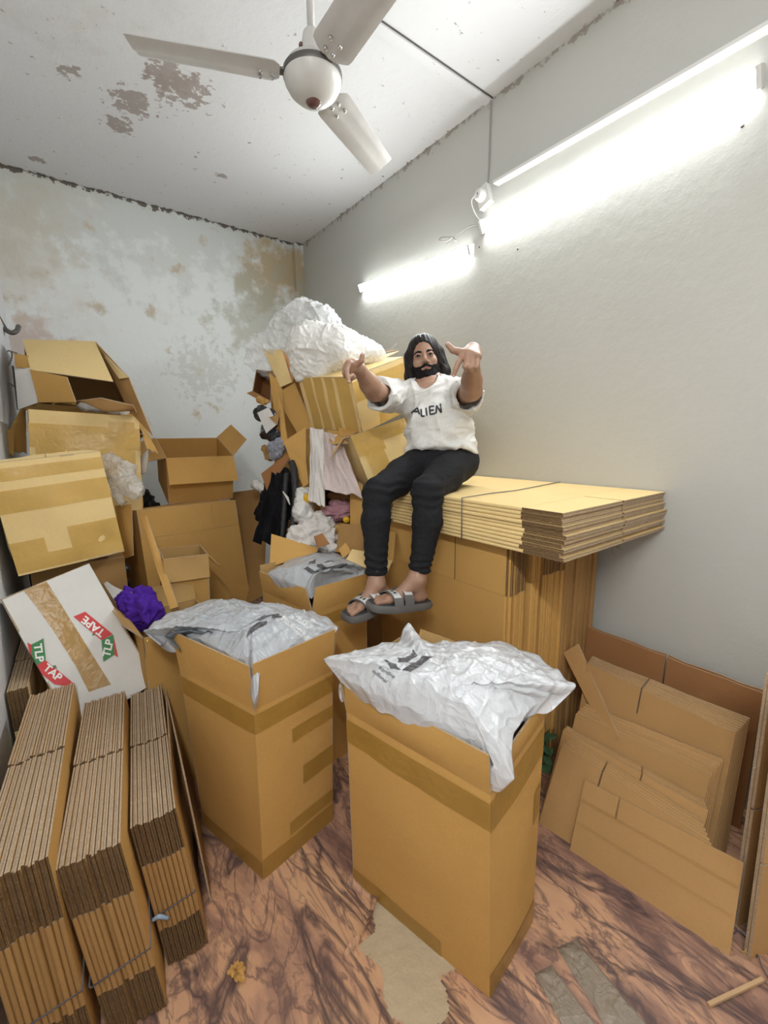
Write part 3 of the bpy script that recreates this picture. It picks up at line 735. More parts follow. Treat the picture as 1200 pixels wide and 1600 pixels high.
X3, S3, Z3 = bundle(b3+np.array([.002, 0, 0]), 7.5, -5.5, 9, .0122, .69, .495, .135, 'kraft', 'beside the left tall box', 'flattened boxes in the third bundle')
X2, S2, Z2 = bundle((-.052, 1.105, 0), 7.5, -5.5, 11, .0118, .72, .545, .15, 'kraft', 'second from the left', 'flattened boxes in the second bundle')
X1, S1, Z1 = bundle((-.205, 1.10, 0), 5.5, -3.0, 11, .0118, .80, .60, .17, 'kraft', 'at the left edge', 'flattened boxes in the first bundle')
def wrap(b, X, S, Z, w, th, z, label, knot=False, mat='twine'):
    e = .004; pts = [b-X*e+Z*z+S*0, b-X*e+S*th+Z*(z+.012), b+X*(w+e)+S*(th+e)+Z*z, b+X*(w+e)-S*e+Z*z, b-X*e-S*e+Z*z, b-X*e+Z*z]
    pts = [p-X*.004 for p in pts[:2]]+pts[2:5]+[pts[0]-X*.004]
    twine(pts, label, mat)
wrap(b3, X3, S3, Z3, .69, .11, .20, 'thin twine around the bundle of flattened boxes nearest the tall open box')
wrap(np.array((-.052, 1.105, 0)), X2, S2, Z2, .72, .13, .20, 'dark twine around the second bundle of flattened boxes from the left')
wrap(np.array((-.205, 1.10, 0)), X1, S1, Z1, .80, .13, .21, 'dark twine around the bundle of flattened boxes at the left edge of the view')
mb = MB(); k0 = b3+Z3*.2-X3*.012; mb.tube(catmull([k0, k0+np.array([.012, -.006, .008]), k0+np.array([.025, -.008, -.002]), k0+np.array([.034, -.006, -.014])], 4), [.005]*4+[.006]*4+[.005]*5, 8)
tag(mb.build('strap_knot', M['twine_blue'], None, True), 'pale blue knot of strap on the bundle nearest the tall open box', 'knot')
pr0 = flat_proto(.5, .63, .0115, .16, 2, 'kraft_light')
for i in range(5):
    place_flat(pr0[i % 2], used, frame((-.212+.0118*i, 1.925, 0.0), (0.05, 1, 0), (-1, .05, 0), (-.02, 0, 1)), 'flattened box on edge, %s in the far bundle by the left wall' % ('leftmost' if i == 0 else 'rightmost' if i == 4 else ORD[i]+' from the left'), 'flattened boxes in the far bundle')
# warped single sheets between the third bundle and the tall box
for k, (tp, bt_, dx) in enumerate((((262, 1075), (312, 1420), 0.0), ((272, 1100), (322, 1400), .018))):
    b0 = onz(320+5*k, 1432-20*k, 0)+np.array([.012*k, 0, 0]); mb = MB()
    S = Sheet([b0+np.array([0, 0, 0]), b0+np.array([.09, .60, 0]), b0+np.array([.05-.03*k, .62, .48]), b0+np.array([-.045+.01*k, .02, .49-.03*k])], .012*(1-2*k), .012, 3+k)
    slab(mb, S, .005, 10, 10); o = mb.build('cardboard_sheet', [M['kraft_brown'], M['edge']], None, True, 40)
    tag(o, ['warped brown cardboard sheet on edge, next to the third bundle', 'warped brown cardboard sheet on edge, closest to the tall open box'][k], 'cardboard sheet'); rebase(o, b0)

# ------------------------------------------------------------------ stack of flattened cartons used as a seat
NS = 11; TS = (1.25-1.088)/NS
pr = flat_proto(.780, 1.045, TS*.94, .155, 3, 'kraft_light', .52, 'edge_shade', top_mat='edge')
rr = random.Random(5)
for i in range(NS):
    z = 1.25-TS*(i+.5); dx = rr.uniform(-.004, .004)+(0.0 if i == 0 else 0); dy = rr.uniform(-.012, .008)
    # local x -> world x, local z (length) -> world y, thickness -> world z
    m = frame((1.272+dx, .738+dy-.004*0, z), (1, 0, 0), (0, 0, -1), (0, 1, 0))
    pos = 'topmost' if i == 0 else 'lowest' if i == NS-1 else ORD[i]+' from the top'
    place_flat(pr[i % 3], used, m, 'pale flattened box lying flat, %s in the stack the man sits on' % pos, 'flattened boxes in the seat stack')
y_t = 1.165; e = .004
twine([(1.268-e, y_t, 1.088), (1.268-e, y_t+.003, 1.254), (1.45, y_t+.012, 1.2545), (1.60, y_t+.0, 1.2545), (2.05, y_t+.06, 1.2545)], 'grey twine tied across the stack the man sits on')
# ------------------------------------------------------------------ tall flattened cartons standing under it
def standing(x0, n, t, y0, w, h, fl, mat, where, group, lean=0.0, side='edge_shade', slit=.5, nv=2):
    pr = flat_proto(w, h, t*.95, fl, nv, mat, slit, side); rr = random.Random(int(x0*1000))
    for i in range(n):
        l = math.radians(lean); X = np.array([0, 1, 0.0]); Z = np.array([math.sin(l), 0, math.cos(l)]); Y = np.cross(Z, X)
        pos = 'leftmost' if i == 0 else 'rightmost' if i == n-1 else ORD[i]+' from the left'
        place_flat(pr[i % nv], used, frame((x0+t*(i+.5), y0+rr.uniform(-.006, .008), rr.uniform(0, .003)), X, Y, Z), 'tall flattened box on end, %s in the %s' % (pos, where), group)
standing(1.325, 8, .0155, .986, .80, 1.080, .20, 'kraft', 'front bundle below the seat', 'standing flattened boxes, front bundle', 0, slit=.33)
standing(1.475, 3, .020, .985, .74, 1.075, .17, 'kraft', 'thick trio below the seat', 'standing flattened boxes, thick ones', 0, 'kraft')
standing(1.565, 11, .0135, .980, .78, 1.078, .16, 'kraft', 'middle bundle below the seat', 'standing flattened boxes, middle bundle', 0)
standing(1.728, 9, .0300, .985, .76, 1.070, .02, 'kraft_brown', 'thick bundle by the wall', 'standing flattened boxes, wall bundle', 0, 'kraft')

# ------------------------------------------------------------------ boards leaning on the right wall
def onpl(px, py, P0, n): d = ray(px, py); return C_O + d*(np.dot(np.array(P0)-C_O, n)/np.dot(d, n))
def lean_board(x_base, lean, TL, TR, zb0, zb1, t, mat, label, name='cardboard_sheet', slits=(), scores=(), yrange=None, group=None, dxy=0.0, warp=.003, sd=0.0, cat='cardboard sheet', edge='edge'):
    """board standing on the floor at x_base, leaning back by `lean` degrees towards the wall; top corners met by sight lines"""
    l = math.radians(lean); n = np.array([math.cos(l), dxy, -math.sin(l)]); P0 = (x_base, .5, 0)
    a = onpl(*TL, P0, n); b = onpl(*TR, P0, n)
    def down(p, z, y=None):
        y = p[1] if y is None else y
        return np.array([x_base - dxy*(y-.5)/math.cos(l) + z*math.tan(l), y, z])
    bl, br = down(a, zb0, yrange[0] if yrange else None), down(b, zb1, yrange[1] if yrange else None)
    S = Sheet([bl, br, b, a], 0.002, warp, sd)
    if S.n[0] > 0: S.n = -S.n
    mb = MB(); 
    def outl(u, v, U, V_):
        if v > .99: V_ -= .02*abs(noise.noise(Vector((u*7, sd, 1))))
        return U, V_
    if slits:                         # (u, v_top_start) cuts from the top, split into panels
        v0 = slits[0][1]; us = [0]+[s[0] for s in slits]+[1]
        slab(mb, S, t, 10, 8, 0, 1, 0, v0)
        for i in range(len(us)-1): slab(mb, S, t, 5, 4, us[i]+(.006 if i else 0), us[i+1]-(.006 if i < len(us)-2 else 0), v0, 1, outline=outl)
    else: slab(mb, S, t, 12, 10, outline=outl)
    for v in scores:                  # pressed fold line: a pair of fine ridges
        for dv in (-.012, .012):
            mb.tube([S(u, v+dv, .0006) for u in np.linspace(.01, .985, 12)], .0016, 6, 0)
    o = mb.build(name, [M[mat], M[edge]], None, True, 40); tag(o, label, cat, group); rebase(o, (bl+br)/2); return o, S
fb = onz(890, 1328, 0); fr = onz(1140, 1494, 0)
# nearest board: corners from its own sight lines on a plane through its foot
dxy_f = -(fb[0]-fr[0])/(fr[1]-fb[1])
def slant(x_at): return x_at
L0 = 30
LB = []
DX = (fr[0]-fb[0])/(fb[1]-fr[1])     # how far the foot comes away from the wall per metre towards the viewer
def xfoot(k): return lerp(fb[0], fr[0], (fb[1]-.5)/(fb[1]-fr[1]))+k
DXY = math.cos(math.radians(28))*DX
lean_board(xfoot(0), 28, (914, 1218), (1162, 1348), 0, 0, .006, 'kraft_mid', 'low brown cardboard sheet with two fold lines, nearest of the leaning sheets', slits=((.26, .70),), scores=(.40, .72), dxy=DXY, yrange=(fb[1], fr[1]), sd=1)
gA = 'thin cut sheets behind the front sheet'
for i in range(6):
    lean_board(xfoot(.022+.011*i), 26-.6*i, (878+3*i, 1163-2.0*i), (1112-3*i, 1318-7.5*i), 0, 0, .005, 'kraft_mid',
               'thin cut cardboard sheet, %s behind the low front sheet' % ORD[i], slits=((.32, .74),), dxy=DXY*(.9), group=gA, sd=2+i, yrange=None)
for i in range(4):
    lean_board(xfoot(.10+.011*i), 22-.5*i, (880+2*i, 1140-2*i), (1107-2*i, 1266-5*i), 0, 0, .0055, 'kraft_mid',
               'ragged cardboard sheet, %s in the second leaning group by the right wall' % ORD[i], slits=((.6, .8),), dxy=DXY*.7, group='ragged cut sheets, second group', sd=12+i)
for i in range(6):
    lean_board(xfoot(.165+.013*i), 18-.8*i, (900+3*i, 1114-3*i), (1110+4*i, 1212-5*i), 0, 0, .006, 'kraft_mid',
               'torn cardboard sheet, %s in the third leaning group by the right wall' % ORD[i], dxy=DXY*.5, group='torn cut sheets, third group', sd=22+i, warp=.008)
for i in range(8):
    lean_board(xfoot(.27+.016*i), 12-.7*i, (918+1*i, 1036-1.5*i), (1150+3*i, 1144-3*i), 0, 0, .0075, 'kraft_mid',
               'tall cut cardboard sheet, %s in the rear leaning group by the right wall' % ORD[i], slits=((.42, .80),), dxy=DXY*.3, group='cut sheets, rear group', sd=32+i)
for i in range(2):
    lean_board(1.93+.03*i, 3.5-i, (918+2*i, 979-2*i), (1192, 1083-5*i), 0, 0, .006, 'kraft_red',
               ['red brown cardboard sheet standing against the right wall behind all the leaning sheets', 'thin red brown cardboard sheet flush against the right wall, its edge showing above'][i], slits=((.52, .62),), sd=50+i)
# strip of board lying diagonally on the pile
q = [onx(950, 1160, 1.62), onx(968, 1155, 1.62), onx(903, 1006, 1.78), onx(880, 1020, 1.76)]
mb = MB(); S = Sheet(q, .0, .004, 5); slab(mb, S, .006, 6, 14); o = mb.build('cardboard_strip', [M['kraft_mid'], M['edge']], None, True, 40)
tag(o, 'narrow cardboard strip leaning diagonally on the cut sheets beside the standing bundles', 'cardboard strip'); rebase(o, q[0])

# two upright folded cartons at the right edge of the view
def upright(q, t, label, sd, crease=()):
    mb = MB(); S = Sheet(q, .006, .006, sd)
    if np.dot(S.n, -np.array([.6, .79, 0])) < 0: S.n = -S.n
    for a, b in zip((0,)+crease, crease+(1,)): slab(mb, S, t, 6, 8, 0, 1, a+(.004 if a else 0), b-.004 if b < 1 else 1)
    slab(mb, S, t, 6, 8, 0.0, 1, 0, 1, off=-t-.002)
    o = mb.build('flattened_carton', [M['kraft_mid'], M['edge']], None, True, 40); tag(o, label, 'flattened cardboard box'); rebase(o, (q[0]+q[1])/2); return S
p0 = onz(1152, 1448, 0)
upright([p0, p0+np.array([.48, -.18, 0]), p0+np.array([.53, -.16, .80]), p0+np.array([.075, .02, .80])], .008, 'tall folded cardboard box standing upright at the right edge, the one behind', 61, (.48,))
p1 = onz(1172, 1500, 0)
upright([p1, p1+np.array([.42, -.18, 0]), p1+np.array([.46, -.16, .80]), p1+np.array([.045, .02, .80])], .008, 'tall folded cardboard box standing upright at the right edge, the nearest one', 62, (.38,))

# ------------------------------------------------------------------ the two tall open cartons in front
def ringz(pts, z): return [onz(*p, z) for p in pts]
# left one
bn, bl_, br_ = onz(412, 1374, 0), onz(318, 1288, 0), onz(520, 1280, 0); bf = bl_+br_-bn
tn, tl, tr = onz(397, 1110, .632), onz(281, 1048, .640), onz(520, 1047, .632); tf = tl+tr-tn
LB_ = carton('open_carton', 'tall open cardboard box full of grey poly bags, left of the centre foreground box', (bn, br_, bf, bl_), (tn, tr, tf, tl),
  flaps=[(0, .168, 6, -.002, -.004, {'bulge': .002}), (1, .17, 8, 0, 0), (2, .15, 6, 0, 0), (3, .165, 6, -.005, -.006, {'bulge': .004})],
  tapes=[(0, -.002, 1.0, .865, .972), (3, 0, 1.0, .865, .972), (0, .42, 1.0, .70, .78), (0, .55, 1.0, .40, .52), (0, .0, 1.0, .0, .12), (3, 0, 1, 0, .10), (0, .35, 1.0, .14, .22)], bulge=.006)
bnR, blR, brR = onz(765, 1560, 0), onz(552, 1376, 0), onz(832, 1440, 0); bfR = blR+brR-bnR
tnR, tlR, trR = onz(766, 1243, .625), onz(541, 1112, .635), onz(851, 1122, .635); tfR = tlR+trR-tnR+np.array([0, 0, 0])
RB_ = carton('open_carton', 'tall open cardboard box in the centre foreground, heaped with frosted white poly bags', (bnR, brR, bfR, blR), (tnR, trR, tfR, tlR),
  flaps=[(0, .105, 10, .012, -.012, {'k0': .8, 'k1': 1.0}), (1, .13, 10, 0, 0), (2, .12, 12, 0, 0), (3, .120, 4, .0, .006, {'k0': 1.0, 'k1': .95, 'bulge': .010})],
  tapes=[(0, 0, 1, .825, .965), (3, -.0, 1, .835, .96), (0, 0, 1, 0, .12), (3, 0, .7, 0, .09), (0, .8, .97, .55, .70)], bulge=.010)
# ------------------------------------------------------------------ carton with the printed bag in the middle, rear
cn, cl, cr_ = onz(488, 958, .76), onz(410, 924, .76), onz(573, 931, .76)
cf = cl+cr_-cn
def drop(p, c, s=.97): q = c+(p-c)*s; return np.array([q[0], q[1], 0])
cc_ = (cn+cl+cr_+cf)/4
CB_ = carton('open_carton', 'open cardboard box in front of the clothes pile, holding one printed pale bag', [drop(p, cc_) for p in (cn, cr_, cf, cl)], (cn, cr_, cf, cl),
  flaps=[(0, .110, 3, .018, 0), (1, .115, 15, 0, 0), (2, .13, 5, 0, 0), (3, .105, 6, 0, .026)], tapes=[(0, 0, 1, .90, .97)])
# ------------------------------------------------------------------ soft things
def hit_px(bvh, px, py, off=.0015):
    d = unit(ray(px, py)); h = bvh.ray_cast(V(C_O), V(d), 8.0)
    return None if h[0] is None else np.array(h[0]) - d*off
def print_px(name, surf, polys, mat, parent, step=.35, off=.0018):
    """ink shape lying on a surface; outline given where it is seen on the surface"""
    b = bvh_of(surf) if not isinstance(surf, BVHTree) else surf
    vs, fs = poly_grid(polys, step); P = [hit_px(b, x, y, off) for x, y in vs]
    mb = MB(); mb.add([p if p is not None else (0, 0, 0) for p in P], [f for f in fs if all(P[i] is not None for i in f)])
    return mb.build(name, mat, parent, True)
def text_px(name, surf, s, ctr, ang, size, mat, parent, fat=0.0, off=.002, squash=1.0, shear=0.0, spacing=1.0):
    b = bvh_of(surf); vs, fs = text_polys(s, size, fat, spacing); a = math.radians(ang); c_, s_ = math.cos(a), math.sin(a)
    P = []
    for x, y in vs:
        x += shear*y; y *= squash
        P.append(hit_px(b, ctr[0]+x*c_+y*s_, ctr[1]+x*s_-y*c_, off))
    mb = MB(); mb.add([p if p is not None else (0, 0, 0) for p in P], [f for f in fs if all(P[i] is not None for i in f)])
    return mb.build(name, mat, parent)
def sc(lst, ox, oy, k): return [(ox+x/k, oy+y/k) for x, y in lst]
def ridge(p, s, seed=0.0): return 1-abs(nz(p, s, seed))*2.2
def heap_bag(name, label, cat, ctr, rim, mat, seed, fold=.010, n=300, m=80, power=2.3, skirt=.05, group=None, rad=.008):
    """bag heaped over an opening: rim points (3D) round the opening, crown at ctr, edge tucked down"""
    R_ = catmull([np.array(p, float) for p in rim]+[np.array(rim[0], float)], 24)[:-1]; L = len(R_)
    ctr = np.array(ctr, float); root = ctr*1.0; vs = [ctr]; fs = []
    for i in range(1, m+1):
        r = i/m
        for k in range(n):
            f = k/n*L; a = int(f) % L; b_ = R_[a]*(1-(f-int(f)))+R_[(a+1) % L]*(f-int(f))
            p = ctr+(b_-ctr)*r; p[2] = b_[2]+(ctr[2]-b_[2])*(1-r**power)
            th = 2*math.pi*k/n
            q1 = (p[0]+.3*p[1], p[1]-.3*p[0], 0); q2 = (p[0]*1.9+p[1]*.9, p[1]*.7-p[0]*.4, 0); q3 = (p[0]*.6-p[1]*1.9, p[1]*.8+p[0]*.3, 0)
            w = fold*(crease(q1, 7, seed, 4)*.55 + crease(q2, 10, seed+3, 4.5)*.50 + crease(q3, 13, seed+6, 4.5)*.42 + crease(q2, 26, seed+2, 4)*.18 + nz(p, 6, seed+8)*1.1 + nz(q2, 12, seed+1)*.35) * min(1, (1.08-r)*5)
            w += rad*math.sin(th*23+5*nz(p, 4, seed))*r**4*(1 if r < 1 else 1)
            p[2] += w; vs.append(p)
    for q in range(1, 4):
        for k in range(n):
            e = vs[1+(m-1)*n+k]; p = ctr+(e-ctr)*(1-.05*q); p[2] = e[2]-skirt*q/3; vs.append(p)
    for k in range(n): fs.append((0, 1+k, 1+(k+1) % n))
    for i in range(m+2):
        for k in range(n):
            a, b_ = 1+i*n+k, 1+i*n+(k+1) % n; fs.append((a, a+n, b_+n, b_))
    mb = MB(); mb.add(vs, fs); o = mb.build(name, M[mat], None, True); tag(o, label, cat, group); rebase(o, ctr-np.array([0, 0, .05])); bpy.context.view_layer.update(); return o
def Z(lst): return [onz(x, y, z) for x, y, z in lst]

# bag in the right foreground carton
rimR = Z([(505,1030,.795),(533,1056,.765),(568,1080,.765),(610,1098,.765),(660,1118,.765),(712,1138,.76),(757,1160,.755),(775,1205,.70),(803,1222,.685),(800,1180,.73),(806,1140,.765),(835,1105,.765),(856,1092,.770),(899,1077,.80),(882,1058,.80),(862,1042,.80),(830,1022,.80),(785,1006,.80),(728,1004,.79),(690,1006,.76),(662,1003,.77),(636,975,.84),(622,1002,.79),(590,1008,.79),(545,1020,.79)])
bagR = heap_bag('poly_bag', 'frosted white poly bag with grey letter print, heaped on the centre foreground box', 'plastic bag', onz(700, 1075, .845), rimR, 'poly', 2.0, .012, rad=.005)
z12 = lambda l: sc(l, 560, 1000, 8.57)
logoR = [z12([(335,262),(385,268),(430,300),(505,318),(520,360),(575,400),(545,398),(480,383),(430,385),(415,350),(380,300)]),
         z12([(520,228),(560,240),(620,232),(690,205),(725,170),(722,122),(745,140),(765,175),(800,205),(745,240),(700,265),(660,300),(600,295),(528,300),(540,265)]),
         z12([(855,210),(1000,222),(960,240),(900,285),(850,330),(800,365),(745,395),(708,420),(700,432),(690,418),(640,410),(580,402),(640,360),(700,320),(665,300),(700,305),(760,300),(820,260)])]
for q in logoR: print_px('letter_print', bagR, [q], M['grey_ink'], bagR)
text_px('printed_text', bagR, 'frontline', (604.5, 1050.5), 32, 8.5, M['grey_ink'], bagR, .06, shear=.2)
text_px('printed_text', bagR, 'millionai', (593.5, 1056.5), 39, 8.5, M['grey_ink'], bagR, .06, shear=.2)
def contents(bag, ctr, rim, mat, seed):
    c = heap_bag('contents', None, None, np.array(ctr)-np.array([0, 0, .016]), [ctr+(np.array(p)-ctr)*.80-np.array([0, 0, .020]) for p in rim], mat, seed, .012, 120, 30, rad=.002)
    for k in ('label', 'category'):
        if k in c: del c[k]
    parent_to(c, bag)
M['garment_pale'] = mat_simple('pale_grey_garments', (0.50, 0.51, 0.52), 0.9, 0.2, vary=.45, vscale=7)
M['garment_grey'] = mat_simple('dark_grey_garments', (0.17, 0.19, 0.21), 0.9, 0.2, vary=.7, vscale=7)
contents(bagR, onz(700, 1075, .845), rimR, 'garment_pale', 12.0)
# small loose bag corner poking out beside it
b = heap_bag('poly_bag', 'small tip of frosted bag at the left edge of the centre foreground box', 'plastic bag', onz(534, 1078, .70), Z([(530,1068,.72),(537,1072,.70),(537,1090,.66),(533,1092,.66),(529,1082,.68)]), 'poly', 5.0, .002, 24, 8, skirt=.01, rad=.001)

# bag in the left tall carton
rimL = Z([(224,990,.80),(245,972,.80),(272,957,.80),(318,941,.80),(367,938,.80),(430,946,.80),(479,955,.80),(515,968,.80),(528,984,.79),(500,994,.785),(462,1009,.785),(429,1025,.78),(409,1042,.77),(403,1085,.71),(396,1098,.69),(390,1080,.70),(386,1040,.76),(362,1025,.785),(335,1009,.79),(300,997,.79),(270,985,.79),(250,1000,.75)])
bagL = heap_bag('poly_bag', 'grey poly bag with dark letter print and white outlined lettering, in the left tall box', 'plastic bag', onz(395, 985, .84), rimL, 'poly_grey', 9.0, .013, rad=.004)
z10 = lambda l: sc(l, 380, 940, 7.5)
for q in ([(40,430),(45,370),(80,310),(130,270),(180,240),(280,225),(275,265),(200,300),(130,345),(70,390)],
          [(180,215),(265,165),(330,150),(420,140),(425,165),(470,180),(400,190),(340,195),(335,160),(250,195),(190,225)],
          [(0,300),(140,225),(250,155),(262,160),(180,215),(100,250),(20,295)], [(335,150),(415,142),(430,180),(340,192)]):
    print_px('letter_print', bagL, [z10(q)], M['grey_ink'], bagL)
for s, c, sz in (('FRONTLINE', (462, 983), 11), ('MILLION', (476, 974), 11)):
    text_px('outlined_lettering', bagL, s, c, 40 if s[0] == 'F' else 33, sz, M['white_ink'], bagL, .55, .0018, squash=1.0, spacing=.95)
    text_px('lettering_fill', bagL, s, c, 40 if s[0] == 'F' else 33, sz, M['poly_grey'], bagL, .02, .0030, squash=1.0, spacing=.95)
contents(bagL, onz(395, 985, .84), rimL, 'garment_grey', 13.0)
# bag in the rear carton
rimC = Z([(418,896,0.884),(440,882,0.884),(470,868,0.884),(500,862,0.902),(532,868,0.893),(556,878,0.884),(573,890,0.875),(550,893,0.871),(523,898,0.871),(497,909,0.866),(486,914,.866),(474,918,0.862),(452,910,0.871),(430,902,0.875)])
bagC = heap_bag('poly_bag', 'pale poly bag with black letter print, in front of the clothes pile', 'plastic bag', onz(500, 888, .938), rimC, 'poly_grey', 4.0, .008, 140, 40, rad=.003)
z11 = lambda l: sc(l, 460, 860, 10)
for q in ([(225,180),(290,160),(325,125),(335,150),(325,210),(260,200),(230,215),(205,250),(240,275),(300,310),(325,330),(300,345),(275,370),(215,335),(175,300),(135,292),(180,265),(215,235),(225,205)],
          [(355,215),(430,210),(470,240),(500,285),(560,305),(605,300),(560,345),(520,370),(475,330),(440,290),(405,270),(370,270),(355,245)],
          [(320,330),(370,320),(430,360),(520,372),(470,395),(400,420),(370,440),(350,400),(320,360)],
          [(600,300),(700,260),(810,205),(840,215),(750,270),(640,305),(560,350)],
          [(470,190),(520,155),(600,160),(640,180),(560,172),(500,190),(470,200)]):
    print_px('letter_print', bagC, [z11(q)], M['grey_ink'], bagC, .3)

contents(bagC, onz(500, 888, .938), rimC, 'garment_pale', 14.0)
def lump(name, label, cat, prims, mat, h=.008, wr=.010, s=14, seed=0.0, sq=(1, 1, 1), group=None, fine=.25, parent=None, sm=1):
    U_ = Union(prims)
    def disp(p):
        q = (p[0]*sq[0], p[1]*sq[1], p[2]*sq[2])
        if mat in ('film', 'film2'):
            v = (q[0]*1.5+q[1]*.5, q[1]-q[2]*.5, q[2]*1.1+q[0]*.3)
            return wr*(nz(q, s*.5, seed)*1.8 + nz(q, s*1.3, seed+9)*.9 + crease(q, s, seed, 5)*.75 + crease(v, s*1.9, seed+3, 5)*.5 + crease(v, s*3.6, seed+7, 4)*.28)
        r1 = abs(nz(q, s, seed)); r2 = abs(nz((q[0]*1.6+q[1], q[1]-q[2]*.5, q[2]*1.3), s*1.8, seed+3)); r3 = abs(nz(q, s*4.2, seed+5))
        return wr*(.9-3.4*r1 + .5-2.2*r2 + fine*(.6-3.0*r3)*.6 + nz(q, s*.4, seed+9)*.9)
    o = net_object(name, U_, U_.lo(), U_.hi(), h, M[mat], parent, disp, sm)
    if cat: tag(o, label, cat, group); lo = U_.lo(); c = (U_.lo()+U_.hi())/2; rebase(o, (c[0], c[1], lo[2]))
    return o
def drape(name, label, cat, q, mat, folds=5, amp=.012, seed=0.0, t=.004, nu=60, nv=40, rag=.02, parent=None):
    """hanging cloth: corners top-left, top-right, bottom-right, bottom-left as (px, py, distance)"""
    P = [at(*p) for p in q]; S = Sheet([P[3], P[2], P[1], P[0]]); mb = MB(); vs = []
    for o in (0, 1):
        for j in range(nv+1):
            for i in range(nu+1):
                u, v = i/nu, j/nv; vv = v - (rag*(1+nz((u*4, 0, seed), 1.5))*(1-v)) + rag*.5*nz((u*6, 3, seed), 1)*(v)
                w = amp*(.7*math.sin(2*math.pi*folds*(u+.35*nz((u*1.2, v*1.1, seed), 1.6)))*(1.1-v*.5)+2.2*nz((u*3, v*1.6, seed), 1.3)+1.0*(.5-abs(nz((u*3+v*2, v*3, seed), 1.2))*2)+.25*nz((u*9, v*7, seed), 1))
                vs.append(S(u+.02*nz((v*5, 1, seed), 1)*(1 if 0 < u < 1 else 1), vv, w-o*t))
    K = (nu+1)*(nv+1); fs = []
    for j in range(nv):
        for i in range(nu):
            a = j*(nu+1)+i; f = (a, a+1, a+nu+2, a+nu+1); fs += [f, tuple(K+x for x in f[::-1])]
    rim = list(range(nu+1))+[(j+1)*(nu+1)-1 for j in range(1, nv+1)]+[nv*(nu+1)+i for i in range(nu-1, -1, -1)]+[j*(nu+1) for j in range(nv-1, 0, -1)]
    fs += [(rim[k], K+rim[k], K+rim[(k+1) % len(rim)], rim[(k+1) % len(rim)]) for k in range(len(rim))]
    mb.add(vs, fs); o = mb.build(name, M[mat], parent, True, 60)
    if cat: tag(o, label, cat); rebase(o, (P[2]+P[3])/2)
    return o
def card(root, q, mat='kraft', t=.005, name='flap', bulge=.004, seed=None, jag=0.0, inside='kraft_in', label=None, cat=None, rough=.006):
    """loose flap or sheet of board through four seen corners (px, py, distance)"""
    seed = random.uniform(0, 60) if seed is None else seed
    P = [at(*p) for p in q]; S = Sheet(P, bulge, rough, seed); c = sum(P)/4
    if np.dot(S.n, C_O-c) < 0: S.n = -S.n
    mb = MB()
    def outl(u, v, U, V_):
        if jag: V_ -= jag*abs(noise.noise(Vector((u*8, seed, 0))))*(v > .97)*2; U += jag*.6*noise.noise(Vector((v*8, seed, 5)))*(1 if u > .97 else -1 if u < .03 else 0)
        return U, V_
    slab(mb, S, t, 12, 12, mb_=2, outline=outl); o = mb.build(name, [M[mat], M['edge'], M[inside]], root, True, 40)
    if cat: tag(o, label, cat); rebase(o, P[int(np.argmin([p[2] for p in P]))])
    return o, S
TY = 'tape_yellow'
# ------------------------------------------------------------------ pile on the left
T_b, T_t = corners((.002, 2.438, 1.199), (.377, .405, .453), (-.9, -5.8, -.4))
for p in (T_b[0], T_b[3]): p += np.array([0, 0, -.0])
boxT = carton('taped_carton', 'big amber taped cardboard box lying on the left pile, above the white box', T_b, T_t, mat='kraft_light', closed=True, bulge=.010, rough=.012, tape_mat=TY,
   tapes=[(0, 0, 1, .56, .76), (0, 0, 1, .02, .16), (0, .52, 1.0, .14, .36), (0, 0, 1, .84, .95), (1, 0, .5, .3, .6), (0, .0, .30, .16, .30)])
B_b, B_t = corners((.167, 2.997, 1.30), (.483, .416, .66), (-.9, 3.9, -6.7))
boxB = carton('taped_carton', 'heavily taped cardboard box with a torn rim, behind the big amber taped box', B_b, B_t, mat='kraft_light', bulge=.008, rough=.01, tape_mat=TY,
   tapes=[(0, 0, 1, .72, .90), (0, .05, .30, .25, .78), (0, .32, .62, .3, .85), (0, .70, .95, .35, .95), (0, .55, .70, .4, .8)])
card(boxB, [(38,628,2.530),(215,643,2.492),(214,651,2.399),(40,640,2.437)], 'kraft', jag=.08)[0]
card(boxB, [(33,637,2.511),(40,630,2.548),(42,710,2.437),(0,700,2.279)], 'kraft', inside='kraft_in', jag=.05)
card(boxB, [(0,670,2.325),(22,672,2.372),(22,712,2.325),(-6,712,2.279)], 'kraft', jag=.06)
card(boxB, [(214,648,2.511),(219,652,2.530),(248,710,2.418),(230,702,2.381)], 'kraft', jag=.10)
card(boxB, [(218,715,2.474),(233,700,2.437),(228,738,2.437),(219,742,2.474)], 'white_card', inside='white_card')
mb = MB(); pts = [at(82,634,2.42), at(86,627,2.40), at(95,626,2.40), at(108,628,2.40), at(119,629,2.40), at(117,634,2.42)]
for w in (0,): mb.add([p+np.array([0, 0, dz]) for p in pts for dz in (-.012, .014)], [(2*i, 2*i+2, 2*i+3, 2*i+1) for i in range(5)])
mb.build('tape', M[TY], boxB, True)
